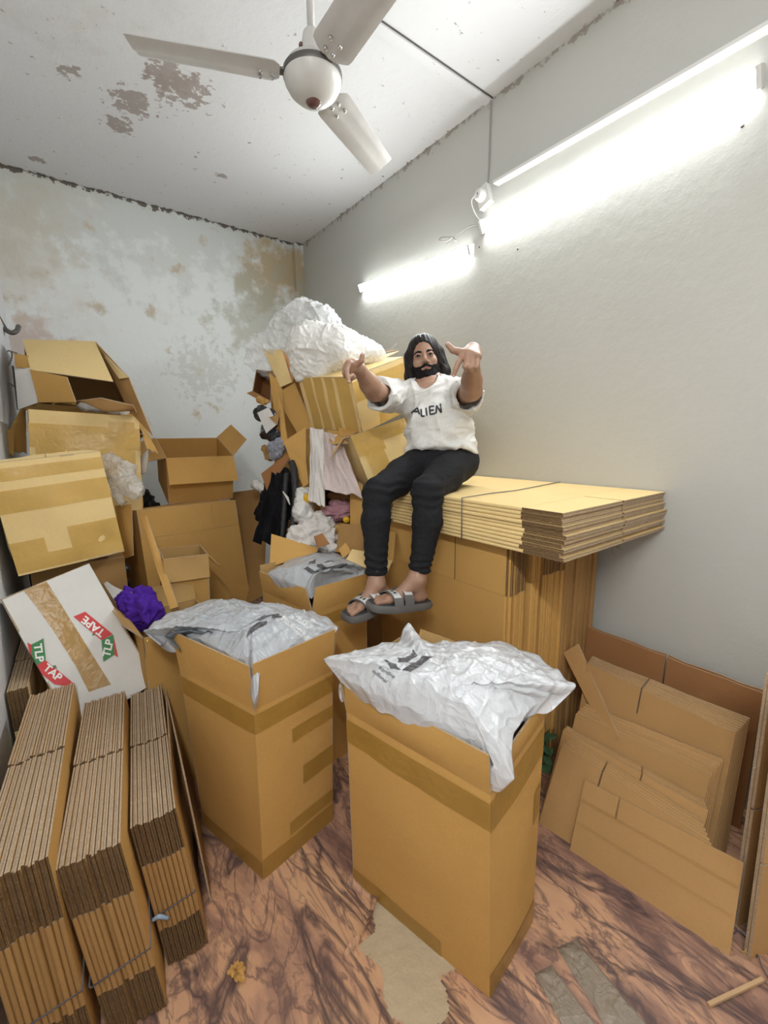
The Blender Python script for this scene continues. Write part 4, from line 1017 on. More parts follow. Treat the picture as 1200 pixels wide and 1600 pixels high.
# open carton on top of it, mouth towards the viewer
Fq = [at(42,630,2.49), at(226,680,2.42), at(151,534,2.52), at(37,531,2.58)]
Bq = [p+np.array([.03, .36, -.02]) for p in Fq]
boxO = carton('open_carton', 'large empty cardboard box lying on its side at the top of the left pile', Bq, Fq, mat='kraft_brown', inside='kraft_brown', bulge=.006)
card(boxO, [(35,530,2.554),(148,533,2.494),(177,596,2.253),(48,578,2.288)], 'kraft_light', bulge=.012)
card(boxO, [(46,577,2.288),(104,589,2.236),(118,628,2.253),(60,629,2.305)], 'kraft', bulge=.004)
card(boxO, [(148,534,2.494),(168,560,2.408),(201,590,2.339),(186,592,2.356)], 'kraft_light', bulge=.004)
card(boxO, [(22,552,2.408),(44,556,2.391),(48,577,2.356),(24,573,2.374)], 'kraft', bulge=.004)
f_, S_ = card(boxO, [(118,627,2.288),(157,622,2.236),(208,634,2.236),(213,645,2.288)], 'kraft_brown', bulge=.05)
card(boxO, [(150,535,2.460),(201,590,2.356),(239,682,2.288),(200,640,2.391)], 'kraft_brown', bulge=.004)
card(None, [(23,578,2.356),(50,574,2.356),(59,629,2.322),(28,640,2.322)], 'white_card', inside='white_card', name='white_card_panel', label='white card panel behind the boxes next to the thin rod, far left', cat='card panel')
lump('packing_film', 'crumpled white film stuffed in the mouth of the top left box', 'plastic film', [rc(at(130,634,2.44), at(195,642,2.44), .026, .022, .02)], 'film2', .008, .010, 22, 3.0)
# white printed carton, tilted
W_b, W_t = corners((.006, 2.085, .664), (.300, .202, .564), (-27.4, -14.2, 9.8))
boxW = carton('white_carton', 'tilted white cardboard box with red and green printed marks and brown tape', W_b, W_t, mat='white_card', inside='white_card', closed=True, bulge=.004, rough=.006)
SW = root_S[boxW.name][0]
z5 = lambda l: sc(l, 0, 860, 3.53)
bW = bvh_of(bpy.data.objects[[c.name for c in boxW.children if c.name.startswith('body')][0]])
bp = [c for c in boxW.children if c.name.startswith('body')][0]
print_px('tape', bW, [z5([(120,210),(190,178),(245,158),(270,190),(400,400),(500,560),(612,740),(490,780),(420,640),(300,450),(200,310)])], M['tape'], boxW, 1.0, .001)

def logo(parent, red, green, dark, tape_t, tlp_t):
    print_px('red_print', bW, [z5(red)], M['red_ink'], parent, .4, .0022)
    print_px('green_print', bW, [z5(green)], M['green_ink'], parent, .4, .0026)
    print_px('red_print', bW, [z5(dark)], M['red_ink'], parent, .4, .0020)
def wtext(s, c, ang, size, sp=1.0):
    vs, fs = text_polys(s, size, .03*size, sp); a = math.radians(ang); P = []
    for x, y in vs:
        q = z5([(c[0]+x*math.cos(a)+y*math.sin(a), c[1]+x*math.sin(a)-y*math.cos(a))])[0]; P.append(hit_px(bW, q[0], q[1], .0034))
    mb = MB(); mb.add([p if p is not None else (0,0,0) for p in P], [f for f in fs if all(P[i] is not None for i in f)]); mb.build('white_lettering', M['white_ink'], boxW)
logo(boxW, [(405,365),(470,338),(622,462),(560,495)], [(560,495),(625,465),(632,575),(570,615)], [(625,465),(652,590),(632,578)], None, None)
wtext('TAPE', (515,418), 218, 62)
wtext('TLP', (597,540), 282, 60)
logo(boxW, [(182,645),(250,605),(415,740),(390,752),(300,738)], [(172,520),(240,485),(252,605),(182,645)], [(150,508),(172,520),(182,640)], None, None)
wtext('TLP', (212,565), 82, 62)
wtext('TAP', (290,675), 40, 62)
print_px('green_print', bW, [z5([(508,470),(515,452),(524,466)])], M['green_ink'], boxW, .3, .003)
print_px('green_print', bW, [z5([(285,640),(305,632),(315,652)])], M['green_ink'], boxW, .3, .003)

# small carton just right of it, bag, cloths
card(None, [(180,790,2.36),(205,788,2.34),(208,868,2.28),(192,874,2.30)], 'kraft', name='cardboard_sheet', label='narrow upright cardboard sheet at the right end of the big amber taped box', cat='cardboard sheet')
lump('clear_bag', 'crumpled clear plastic bag hanging between the taped boxes on the left pile', 'plastic bag',
     [rc(at(170,720,2.35), at(190,745,2.30), .05, .06, .03), rc(at(195,735,2.3), at(208,762,2.28), .045, .045, .03), rc(at(184,760,2.3), at(188,785,2.28), .035, .02, .02)], 'film', .007, .014, 20, 1.0)
lump('dark_cloth', 'dark cloth bundle between the taped boxes and the open empty box', 'cloth', [rc(at(222,775,2.9), at(238,790,2.9), .05, .04, .03)], 'dark_plastic', .009, .012, 18, 2.0)
card(None, [(217,805,2.15),(228,806,2.14),(278,948,2.0),(266,952,1.98)], 'kraft', t=.006, name='cardboard_sheet', label='thin cardboard sheet leaning edge-on against the left pile beside the small open box', cat='cardboard sheet')
K_b, K_t = corners((.34, 2.02, .36), (.30, .30, .72), (0, 0, 4))
boxK = carton('open_carton', 'brown cardboard box on the floor behind the left tall box, holding purple cloth', K_b, K_t, mat='kraft', flaps=[(2, .1, 20), (3, .1, 40)])
o = lump('purple_cloth', 'crumpled bright purple cloth on the left pile, right of the white box', 'cloth',
     [rc(at(205,935,1.98), at(228,958,1.92), .055, .05, .03), rc(at(222,938,1.97), at(236,955,1.95), .04, .04, .03), rc(at(208,965,1.92), at(225,968,1.9), .04, .03, .03)], 'cloth_purple', .006, .016, 17, 6.0, (1, 1, .6))
card(None, [(142,880,2.15),(165,915,2.05),(210,928,1.98),(186,948,1.95)], 'white_card', inside='white_card', t=.002, name='paper_sheet', label='white paper sheet poking out behind the white box, beside the purple cloth', cat='paper')
lump('plastic_wrap', 'crumpled grey plastic wrap in the dark gap between big taped box and white box', 'plastic film', [rc(at(155,893,2.25), at(190,893,2.25), .03, .03, .02), rc(at(165,905,2.2), at(195,912,2.2), .02, .02, .02)], 'dark_plastic', .006, .012, 24, 8.0)
# hidden bulk the left pile stands on
S_b, S_t = corners((.04, 2.62, .47), (.36, .50, .94), (0, 0, 0))
carton('carton', 'plain cardboard box at the back of the left pile, carrying the taped boxes', S_b, S_t, mat='kraft_brown', closed=True)

# carton with a leaning front (big) and the open box on it
G_b, G_t = corners((.591, 2.880, .715), (.591, .399, .709), (-11.3, 1.3, 10.8))
for i in range(4):
    d = G_b[i]-G_t[i]; G_b[i] = G_t[i]+d*((G_t[i][2]-.0)/(-d[2]))
G_t[2][2] = G_t[3][2] = 1.06; G_b[2][1] += .0
boxG = carton('big_carton', 'big cardboard box against the back wall, carrying the open empty box', G_b, G_t, mat='kraft', closed=True, bulge=.003)
SG = root_S[boxG.name][0]
mb = MB(); mb.tube([SG(u, .86, .0006) for u in np.linspace(.0, 1, 14)], .0018, 6); mb.tube([SG(.72, v, .0004) for v in np.linspace(.865, .99, 5)], .0022, 6); mb.build('fold_line', M['kraft_in'], boxG)
O_b, O_t = corners((.770, 3.183, 1.289), (.405, .425, .309), (16.4, 0, -3.4))
boxE = carton('open_carton', 'open empty cardboard box with its front flap folded down, by the back wall', O_b, O_t, mat='kraft', inside='kraft',
   flaps=[(0, .165, 152, .0, -.01, {'bulge': .010}), (1, .14, 42, .02, .03), (3, .14, 105, .0, .03)], bulge=.003)
s_b, s_t = corners((.456, 2.309, .60), (.200, .203, .68), (2, 1.8, -4.2))
boxS = carton('open_carton', 'small narrow open cardboard box in front of the big box by the back wall', s_b, s_t, mat='kraft', flaps=[(0, .115, 174, 0, 0)], bulge=.002)
mb = MB(); mb.tube(catmull([at(322,866,2.28), at(330,872,2.26), at(338,880,2.25), at(345,884,2.25)], 4), [.008]*7+[.005]*6, 6)
mb.build('torn_strip', M['kraft_brown'], boxS, True)
# shaded carton between it and the clothes pile
a_ = [at(366,772,3.25), at(415,764,3.25), at(410,905,2.95), at(385,905,3.0)]
card(None, [(358,770,3.3),(418,762,3.25),(412,930,2.75),(385,945,2.8)], 'kraft_brown', name='cardboard_sheet', label='shaded brown cardboard sheet leaning right of the big box by the back wall', cat='cardboard sheet')

# ------------------------------------------------------------------ clothes and boxes pile in the middle
M_b, M_t = corners((1.498, 2.254, 1.748), (.445, .445, .307), (4.8, -19.3, 9.5))
boxM = carton('taped_carton', 'heavily taped cardboard box under the plastic bags, right behind the man', M_b, M_t, mat='kraft_light', closed=True, bulge=.004, rough=.010, tape_mat=TY,
   tapes=[(3, .08, .26, .0, 1), (3, .30, .46, .02, 1), (3, .52, .66, .0, 1), (3, .72, .95, .0, 1), (0, 0, 1, .55, .9), (0, .35, .75, .0, .5), (0, .6, 1, .1, .45)])
card(boxM, [(430,616,2.75),(460,598,2.72),(489,667,2.68),(466,680,2.70)], 'kraft', jag=.03)
card(boxM, [(462,596,2.70),(520,574,2.7),(624,548,2.70),(547,586,2.50)], 'kraft_light', bulge=.01, jag=.02)
card(boxM, [(466,592,2.70),(526,570,2.74),(622,546,2.76),(600,549,2.80)], 'kraft_red', bulge=.01, jag=.02)
mb = MB(); mb.tube(catmull([at(603,549,2.6), at(611,545,2.55), at(617,539,2.55), at(619,537,2.55)], 4), .003, 6); mb.build('wire_end', M['wire_grey'], boxM, True)
N_b, N_t = corners((1.518, 2.023, 1.366), (.332, .258, .312), (-16.7, -17.0, -16.1))
boxN = carton('taped_carton', 'tilted torn cardboard box with taped side, under the taped box behind the man', N_b, N_t, mat='kraft_light', closed=True, bulge=.006, rough=.012, tape_mat=TY,
   tapes=[(0, 0, .5, .6, 1), (0, .1, .45, .2, .7), (0, .5, 1, .75, 1)])
card(boxN, [(545,683,2.36),(536,686,2.32),(514,722,2.32),(524,700,2.34)], 'kraft_brown', jag=.08)
for k, q in enumerate(([(512,672,2.5),(540,676,2.45),(548,684,2.4),(514,690,2.42)], [(528,668,2.5),(562,672,2.45),(550,680,2.4),(532,682,2.42)], [(514,684,2.45),(536,686,2.4),(545,692,2.36),(520,694,2.38)])):
    card(None, q, 'kraft', t=.006, jag=.08, name='cardboard_scrap', label=['torn cardboard scrap, lowest of three on the pale cloth', 'torn cardboard scrap, topmost of three above the pale cloth', 'torn cardboard scrap, jagged one touching the tilted torn box'][k], cat='cardboard scrap')
# carton standing with its mouth to the viewer, folded clothes in it
q_t = [at(508,820,2.36), at(566,822,2.36), at(566,755,2.36), at(506,757,2.36)]; q_b = [p+np.array([.10, .30, 0.01]) for p in q_t]
boxQ = carton('open_carton', 'cardboard box on its side with folded clothes inside, under the hanging pale cloth', q_b, q_t, mat='kraft', inside='kraft_brown')
card(boxQ, [(547,757,2.35),(566,757,2.30),(568,822,2.28),(547,818,2.33)], 'kraft')
lump('rose_cloth', 'crumpled rose pink clothes inside the box on its side', 'clothes', [rc(at(514,802,2.38), at(538,800,2.40), .035, .04, .02), rc(at(525,790,2.42), at(542,792,2.42), .03, .03, .02)], 'cloth_rose', .006, .012, 22, 4.0, (.6, .6, 1.5))
lump('brown_clothes', 'folded brown clothes at the top inside the box on its side', 'clothes', [rc(at(518,776,2.45), at(542,778,2.45), .025, .025, .01), rc(at(520,784,2.43), at(544,786,2.43), .018, .018, .005)], 'kraft_red', .006, .006, 20, 7.0, (.5, .5, 2.5))
mb = MB(); mb.lathe(at(541,812,2.335), [(0, .012), (.014, .009), (.018, 0)], 14, axis=-C_F); tag(mb.build('yellow_tag', M['yellow'], None, True), 'small round orange yellow tag at the bottom of the box of clothes', 'tag')
q_t2 = corners((1.42, 2.52, .44), (.42, .42, .88), (0, 0, 5))
carton('carton', 'closed cardboard box standing under the box of clothes', *q_t2, mat='kraft', closed=True)
# open carton right behind the one with the printed bag
c2t = [at(531,842,2.22), at(612,858,2.20), at(640,826,2.55), at(552,815,2.6)]
# pale cloths
drape('pale_cloth', 'long pale cloth hanging down the clothes pile beside the tilted boxes', 'cloth', [(484,668,2.42),(506,672,2.42),(508,790,2.28),(482,780,2.30)], 'cloth_white', 1.6, .009, 1.0)
drape('pale_cloth', 'wide pale pink cloth draped from the tilted torn box over the box of clothes', 'cloth', [(502,674,2.46),(530,680,2.44),(566,775,2.24),(506,764,2.30)], 'cloth_pink', 1.8, .012, 2.0)
lump('cloth_bundle', 'bundled off white cloth lying behind the box with the printed bag', 'cloth', [rc(at(470,838,2.32), at(500,820,2.36), .06, .065, .03), rc(at(498,822,2.36), at(518,838,2.34), .06, .045, .03), rc(at(462,850,2.28), at(520,856,2.28), .04, .03, .03)], 'cloth_white', .007, .013, 13, 5.0, (1, 1, 1.6))
card(None, [(490,838,2.12),(504,833,2.10),(515,850,2.08),(496,856,2.10)], 'kraft_red', t=.004, name='cardboard_scrap', label='small reddish cardboard scrap in front of the bundled off white cloth', cat='cardboard scrap')
lump('plastic_sack', 'white plastic sack with a yellow mark, hanging left of the long pale cloth', 'plastic bag', [rc(at(476,775,2.46), at(474,800,2.42), .055, .06, .03), rc(at(468,812,2.4), at(488,806,2.4), .02, .03, .02)], 'film2', .008, .010, 12, 2.0)
mb = MB(); mb.lathe(at(481,778,2.385), [(0, .010), (.020, .008), (.026, -.004)], 16, axis=-C_F); tag(mb.build('yellow_label', M['yellow'], None, True), 'round yellow mark on the white plastic sack', 'label')
# black cloth, ribbed strip, dark film
drape('black_cloth', 'black cloth hanging over the edge of the clothes pile', 'cloth', [(425,738,2.62),(452,740,2.60),(445,850,2.45),(398,845,2.48)], 'black_cloth', 3, .022, 3.0)
lump('black_cloth', 'black cloth bundle behind the hanging black cloth', 'cloth', [rc(at(436,748,2.74), at(425,800,2.72), .07, .10, .04), rc(at(452,770,2.66), at(460,800,2.62), .06, .06, .03)], 'black_cloth', .010, .012, 12, 4.0)
mb = MB(); pth = catmull([at(456,722,2.52), at(460,740,2.48), at(462,775,2.46), at(459,815,2.44), at(450,842,2.42)], 8); mb2 = MB()
for i, p in enumerate(pth): pass
mb.tube(pth, [.020+.002*(i % 2) for i in range(len(pth))], 12); tag(mb.build('ribbed_strip', M['rubber'], None, True), 'curved black ribbed rubber strip standing in front of the black cloth', 'rubber strip')
mb = MB(); pth = catmull([at(448,740,2.50), at(446,760,2.47), at(444,800,2.45), at(441,840,2.43)], 8); mb.tube(pth, [.013+.002*(i % 2) for i in range(len(pth))], 12)
tag(mb.build('ribbed_strip', M['rubber'], None, True), 'thinner black ribbed strip left of the curved one', 'rubber strip')
mb = MB(); mb.tube([at(442,768,2.42), at(449,778,2.41), at(453,789,2.41)], [.003, .008, .003], 6); tag(mb.build('paper_scrap', M['white_card'], None, True), 'thin white paper scrap caught on the black cloth', 'paper')
# left column of the pile: tall carton with flaps, packets
X_b, X_t = corners((1.52, 2.95, .95), (.36, .34, 1.72), (0, 0, 15))
boxX = carton('tall_carton', 'tall cardboard box at the back of the clothes pile, under the big plastic bags', X_b, X_t, mat='kraft', flaps=[(0, .18, 60, .0, .0), (3, .15, 20)])
card(boxX, [(411,546,2.85),(440,546,2.78),(456,597,2.70),(438,605,2.72)], 'kraft_light', bulge=.006)
card(boxX, [(441,547,2.80),(450,552,2.84),(460,585,2.76),(457,598,2.72)], 'kraft_red')
c_ = [(403,552),(424,556),(424,628),(394,612)]
p_t = [at(394,612,2.9), at(424,628,2.86), at(424,580,2.86), at(400,577,2.92)]; p_b = [p+np.array([.12, .16, 0]) for p in p_t]
carton('small_carton', 'small dark brown open box stuck in the left side of the clothes pile', p_b, p_t, mat='kraft_red', inside='kraft_red', flaps=[(0, .05, 30, 0, 0, {'jag': .1})])
card(boxX, [(420,582,2.76),(440,598,2.74),(446,668,2.70),(428,640,2.74)], 'kraft', jag=.04)
card(boxX, [(434,612,2.72),(442,640,2.70),(450,690,2.66),(440,700,2.66)], 'kraft', jag=.08)
lump('packet', 'dark blue grey plastic packet with a pale label, on the left side of the pile', 'packet', [rc(at(408,645,2.82), at(425,655,2.78), .045, .05, .01), rc(at(418,675,2.8), at(432,685,2.76), .045, .04, .02)], 'dark_plastic', .007, .008, 12, 3.0)
card(None, [(402,645,2.71),(420,636,2.69),(434,662,2.68),(416,677,2.70)], 'white_card', inside='white_card', t=.002, name='paper_label', label='pale printed paper label lying on the dark packet', cat='paper')
card(None, [(420,652,2.66),(428,650,2.65),(438,640,2.66),(434,664,2.66)], 'kraft_brown', t=.003, jag=.08, name='cardboard_scrap', label='little brown cardboard scrap over the dark packet', cat='cardboard scrap')
M['pattern'] = mat_simple('blue_white_patterned_cloth', (0.28, 0.29, 0.34), 0.8, vary=.95, vscale=60)
lump('patterned_cloth', 'small blue and white patterned cloth bundle below the dark packet', 'cloth', [rc(at(430,700,2.72), at(440,695,2.70), .045, .045, .02), rc(at(428,712,2.72), at(436,708,2.7), .03, .03, .02)], 'pattern', .007, .006, 12, 9.0)
lump('brown_cloth', 'small brown cloth scrap left of the patterned cloth', 'cloth', [rc(at(416,702,2.8), at(420,715,2.8), .03, .025, .02)], 'kraft_brown', .007, .010, 22, 2.0)
card(boxX, [(443,690,2.56),(478,667,2.52),(478,722,2.48),(462,742,2.50)], 'kraft', bulge=.004)
card(boxX, [(450,704,2.54),(478,722,2.47),(482,755,2.44),(474,762,2.46)], 'kraft', bulge=.004)
card(None, [(408,740,2.70),(452,706,2.60),(452,716,2.60),(417,768,2.66)], 'kraft_red', t=.006, name='cardboard_sheet', label='dark red brown cardboard sheet jutting out over the black cloth', cat='cardboard sheet')
lump('white_film', 'bit of white plastic film at the left foot of the pile, by the back wall', 'plastic film', [rc(at(402,758,2.95), at(412,765,2.9), .04, .03, .02)], 'film2', .008, .01, 16, 2.0)
lump('orange_piece', 'small orange brown scrap hanging at the left of the pile', 'scrap', [rc(at(405,625,2.8), at(415,628,2.8), .018, .018, .01)], 'kraft', .006, .008, 22, 12.0)
# the big plastic bags on top
lump('plastic_bag', 'huge crinkled clear plastic bag at the top of the pile, against the back corner', 'plastic bag',
     [rc(at(480,510,2.85), at(500,515,2.80), .165, .14, .05), rc(at(430,545,2.95), at(455,530,2.9), .13, .15, .06), rc(at(405,558,3.0), at(420,575,2.95), .075, .07, .05)], 'film', .0085, .022, 6, 3.0, fine=.6)
lump('plastic_bag', 'large milky white bag of packing film lying on the taped box behind the man', 'plastic bag',
     [rc(at(490,545,2.55), at(530,548,2.50), .14, .125, .05), rc(at(530,545,2.5), at(585,552,2.52), .11, .05, .05), rc(at(480,575,2.55), at(500,580,2.5), .09, .06, .05), rc(at(560,548,2.5), at(588,553,2.5), .07, .035, .03)], 'film2', .008, .016, 7, 7.0, fine=.6)
# flaps of the carton seen behind the printed bag
j_t = corners((1.40, 2.19, .40), (.46, .18, .80), (0, 0, 5))
boxJ = carton('open_carton', 'open brown cardboard box squeezed behind the box with the printed bag', *j_t, mat='kraft_brown', flaps=[])
card(boxJ, [(531,818,2.30),(570,820,2.22),(571,868,2.18),(524,862,2.24)], 'kraft_brown')
card(boxJ, [(600,828,2.20),(618,832,2.16),(614,880,2.10),(600,872,2.12)], 'kraft')
card(boxJ, [(550,858,2.12),(572,862,2.10),(572,888,2.02),(541,874,2.06)], 'kraft_light')
card(boxJ, [(600,872,2.08),(613,876,2.06),(604,898,2.0),(599,898,2.0)], 'kraft_light')
card(CB_, [(424,834,2.22),(497,856,2.24),(496,862,2.20),(421,886,2.14)], 'kraft', bulge=.003)
card(CB_, [(540,848,2.16),(549,862,2.12),(536,872,2.10),(529,858,2.14)], 'kraft', bulge=.002)

# ------------------------------------------------------------------ small things on the floor
def floor_patch(name, pts, mat, label, h=.0015, step=.006):
    P = [onz(x, y, 0) for x, y in pts]; P2 = [(p[0], p[1]) for p in catmull([np.array([p[0], p[1], 0]) for p in P]+[np.array([P[0][0], P[0][1], 0])], 4)][:-1]
    rg = [(x+.006*nz((x, y, 0), 40), y+.006*nz((y, x, 3), 40)) for x, y in P2]
    vs, fs = poly_grid([rg], step); mb = MB(); mb.add([(x, y, h+.0004*nz((x, y, 0), 30)) for x, y in vs], fs)
    n0 = len(mb.v); o = mb.build(name, M[mat], None, True); o['kind'] = 'structure'; return o
floor_patch('floor_patch', [(588,1395),(610,1415),(640,1440),(672,1465),(705,1490),(712,1515),(690,1530),(700,1560),(690,1600),(625,1600),(600,1560),(598,1520),(575,1495),(560,1480),(585,1455),(582,1420)], 'backing', 'torn patch')
mb = MB(); ed = [(552,1368),(566,1376),(584,1386),(590,1400),(586,1420),(580,1440),(574,1455),(560,1470),(548,1478)]
pts = [onz(x, y, 0) for x, y in ed]; vs = []
for i, p in enumerate(pts):
    w = np.array([-.030, -.010, 0]); vs += [p+np.array([.004, 0, .022+.006*nz(p, 20)]), p+w*.5+np.array([0, 0, .016]), p+w*1.3+np.array([0, 0, .002])]
mb.add(vs, [(3*i+j, 3*i+j+1, 3*i+j+4, 3*i+j+3) for i in range(len(pts)-1) for j in (0, 1)]); o = mb.build('floor_patch', M['floor'], None, True); o['kind'] = 'structure'
def strip_floor(name, pts, mat, label, cat, h=.0012):
    P = [onz(x, y, h) for x, y in pts]; S = Sheet(P, 0, .0, 1)
    if S.n[2] < 0: S.n = -S.n
    mb = MB(); slab(mb, S, .001, 12, 6, me=0); o = mb.build(name, M[mat], None, True); tag(o, label, cat); rebase(o, P[0]); return o
strip_floor('tape_strip', [(870,1480),(900,1468),(1010,1600),(950,1610)], 'old_tape', 'strip of dusty old tape stuck on the floor right of the centre foreground box', 'tape')
strip_floor('tape_strip', [(835,1520),(862,1508),(930,1600),(880,1604)], 'old_tape', 'second dusty tape mark on the floor at the bottom edge, nearest the centre box', 'tape')
mb = MB(); c0 = onz(372, 1523, .004); rr = random.Random(3)
for k in range(9):
    a = k*.7; L = rr.uniform(.018, .034); d = np.array([math.cos(a), math.sin(a), 0]); w = np.array([-d[1], d[0], 0]); vs = []
    for i in range(5):
        for j in (-1, 0, 1): vs.append(c0+d*L*i/4+w*j*.010*math.sin(math.pi*(i+.8)/5.6)+np.array([0, 0, .004+.012*math.sin(i*1.1+k)*.5+.006*abs(j)+.004*(k % 3)]))
    mb.add(vs, [(3*i+j, 3*i+j+1, 3*i+j+4, 3*i+j+3) for i in range(4) for j in (0, 1)])
o = mb.build('crumpled_paper', M['kraft'], None, True, 50); tag(o, 'small crumpled brown paper scrap on the marble floor between the left bundles and the boxes', 'paper scrap'); rebase(o, c0)
mb = MB(); a_, b_ = onz(1107, 1570, .006), onz(1192, 1530, .010); mb.obox((a_+b_)/2, ((b_-a_)/2, unit(np.cross(b_-a_, [0,0,1]))*.0045, np.array([0, 0, .004])))
o = mb.build('wooden_stick', M['wood'], None); tag(o, 'pale wooden stick on the floor in the bottom right corner', 'stick'); rebase(o, a_)
for k in range(5):
    rr = random.Random(40+k); p0_ = onz(1150+8*k, 1440+14*k, .006); pts = [p0_]
    for i in range(6): pts.append(pts[-1]+np.array([rr.uniform(-.03, .035), rr.uniform(-.03, .02), 0])); pts[-1][2] = .004+rr.uniform(0, .018)
    mb = MB(); mb.tube(catmull(pts, 5), .0016, 6); o = mb.build('strap_thread', M[['twine','twine_blue','twine','kraft','twine'][k]], None, True)
    tag(o, ['dark','pale blue','second dark','brown','lowest dark'][k]+' thread in the tangle on the floor below the right edge boxes', 'thread', 'tangled strap threads at the right')
mb = MB(); mb.tube(catmull([at(1158,1328,1.42), at(1166,1330,1.38), at(1172,1345,1.36), at(1184,1372,1.35)], 5), .0028, 6)
tag(mb.build('strap', M['twine_blue'], None, True), 'frayed pale blue strap on the upright folded box at the right edge', 'strap')
mb = MB(); rr = random.Random(9)
for k in range(11):
    c = at(853+rr.uniform(-7, 8), 1180+rr.uniform(-35, 32), 1.62+rr.uniform(-.02, .03)); a = rr.uniform(0, 6.28); d = C_R*math.cos(a)+C_U*math.sin(a); w = C_R*-math.sin(a)+C_U*math.cos(a); vs = []
    for i in range(6):
        t = i/5
        for j in (-1, 0, 1): vs.append(c+d*(t-.5)*.05+w*j*.012*math.sin(math.pi*(t*.9+.06))-C_F*(.004*abs(j)+.006*math.sin(t*3)))
    mb.add(vs, [(3*i+j, 3*i+j+1, 3*i+j+4, 3*i+j+3) for i in range(5) for j in (0, 1)])
tag(mb.build('green_leaves', M['green'], None, True), 'dark green leaves between the centre foreground box and the leaning sheets', 'leaves')
# ------------------------------------------------------------------ the seated man
def mat_skin():
    m, ns, ls, bs = new_mat('skin'); co = coords(ns)
    n = noise_tex(ns, ls, co, 12, 5); ls.new(mixc(ns, ls, n, (0.30, 0.165, 0.105), (0.41, 0.24, 0.16)), bs.inputs['Base Color'])
    bs.inputs['Roughness'].default_value = 0.5; bs.inputs['Subsurface Weight'].default_value = 0.06; bs.inputs['Subsurface Radius'].default_value = (0.01, 0.004, 0.002)
    bump(ns, ls, bs, noise_tex(ns, ls, co, 90, 3), 0.12, 0.004); return m
M['skin'] = mat_skin()
def mat_hair():
    m, ns, ls, bs = new_mat('black_hair'); co = coords(ns)
    mp = ns.new('ShaderNodeMapping'); mp.inputs['Scale'].default_value = (160, 160, 14); ls.new(co, mp.inputs[0])
    n = noise_tex(ns, ls, mp.outputs[0], 1.0, 3); ls.new(mixc(ns, ls, n, (0.004, 0.003, 0.003), (0.022, 0.015, 0.013)), bs.inputs['Base Color'])
    bs.inputs['Roughness'].default_value = 0.5; bs.inputs['Specular IOR Level'].default_value = 0.2; bump(ns, ls, bs, n, 0.5, 0.005); return m
M['hair'] = mat_hair()
M['beard'] = mat_simple('black_beard', (0.008, 0.006, 0.006), 0.75, 0.2, bscale=300, bstr=0.9)
M['shirt'] = mat_simple('off_white_cotton', (0.66, 0.645, 0.61), 0.9, 0.2, bscale=60, bstr=0.25, vary=.03)
M['pants'] = mat_simple('black_denim', (0.012, 0.012, 0.014), 0.85, 0.25, bscale=50, bstr=0.3, vary=.3)
M['lip'] = mat_simple('lips', (0.32, 0.13, 0.105), 0.45)
M['eye_white'] = mat_simple('eye_white', (0.52, 0.49, 0.46), 0.25)
M['iris'] = mat_simple('dark_iris', (0.02, 0.012, 0.008), 0.15)
M['sandal'] = mat_simple('grey_foam_sandal', (0.13, 0.125, 0.12), 0.6, vary=.15)
M['footbed'] = mat_simple('dark_footbed', (0.035, 0.035, 0.038), 0.7)
M['strap_label'] = mat_simple('silver_strap_label', (0.55, 0.54, 0.52), 0.35)
M['nail'] = mat_simple('finger_nail', (0.62, 0.40, 0.33), 0.3)

J = {k: at(*v) for k, v in dict(pel=(690,716,2.14), belly=(688,672,2.14), chest=(682,632,2.20), neck=(670,606,2.20), hipL=(716,722,2.12), hipR=(666,720,2.15),
  kneeL=(668,768,1.80), kneeR=(590,770,1.90), calfL=(668,815,1.80), calfR=(587,815,1.88), ankL=(652,904,1.80), ankR=(588,912,1.83),
  shL=(722,618,2.13), shR=(619,618,2.20), elL=(737,610,1.88), elR=(585,611,1.95), wrL=(738,560,1.68), wrR=(561,577,1.78)).items()}
fwd_b = unit(-C_F*np.array([1, 1, 0]) - C_R*.18*np.array([1, 1, 0])); up_b = np.array([0, 0, 1.0]); lat_b = np.cross(up_b, fwd_b)   # lat = his left
lat_b = unit(lat_b)
if np.dot(lat_b, C_R) < 0: lat_b = -lat_b
Rb = np.stack([lat_b, fwd_b, up_b], 1)
man = empty('person', (J['pel'][0], J['pel'][1], 1.25), 'person with long black hair, pale T-shirt and black trousers, seated on stacked cardboard', 'person')

# head frame
HC = at(663.5, 561.5, 2.185)
hf = unit(-C_F + C_R*-.10 + C_U*-.06); hu = unit(C_U*1.0 + C_R*-.13); hu = unit(hu - hf*np.dot(hu, hf)); hr = np.cross(hf, hu)
if np.dot(hr, C_R) < 0: hr = -hr
HS = 1.0; Rh = np.stack([hr, hf, hu], 1)
def H(x, y, z): return HC + (hr*x + hf*(y-.03) + hu*z)*HS
def hel(c, r, k=.01): return el(H(*c), np.array(r)*HS, Rh, k)
def hrc(a, b, ra, rb, k=.01): return rc(H(*a), H(*b), ra*HS, rb*HS, k)
head = [hel((0,-.005,.040), (.076,.094,.088)), hel((0,.022,-.028), (.061,.066,.082), .02), hel((0,.040,-.080), (.042,.042,.036), .02),
        hrc((-.030,.080,.020), (.030,.080,.020), .011, .011, .012), hrc((0,.088,.014), (0,.107,-.022), .0075, .011, .008),
        hrc((-.012,.094,-.030), (.012,.094,-.030), .0085, .0085, .008), hel((-.040,.062,-.022), (.020,.022,.024), .012), hel((.040,.062,-.022), (.020,.022,.024), .012),
        hrc((-.018,.086,-.058), (.018,.086,-.058), .011, .011, .01), hel((0,.078,-.095), (.020,.018,.018), .015),
        hel((-.076,-.004,-.004), (.010,.018,.030), .006), hel((.076,-.004,-.004), (.010,.018,.030), .006),
        hrc((-.031,.080,.003), (-.031,.076,.003), .0125, .013, .006), hrc((.031,.080,.003), (.031,.076,.003), .0125, .013, .006)]
body = list(head)
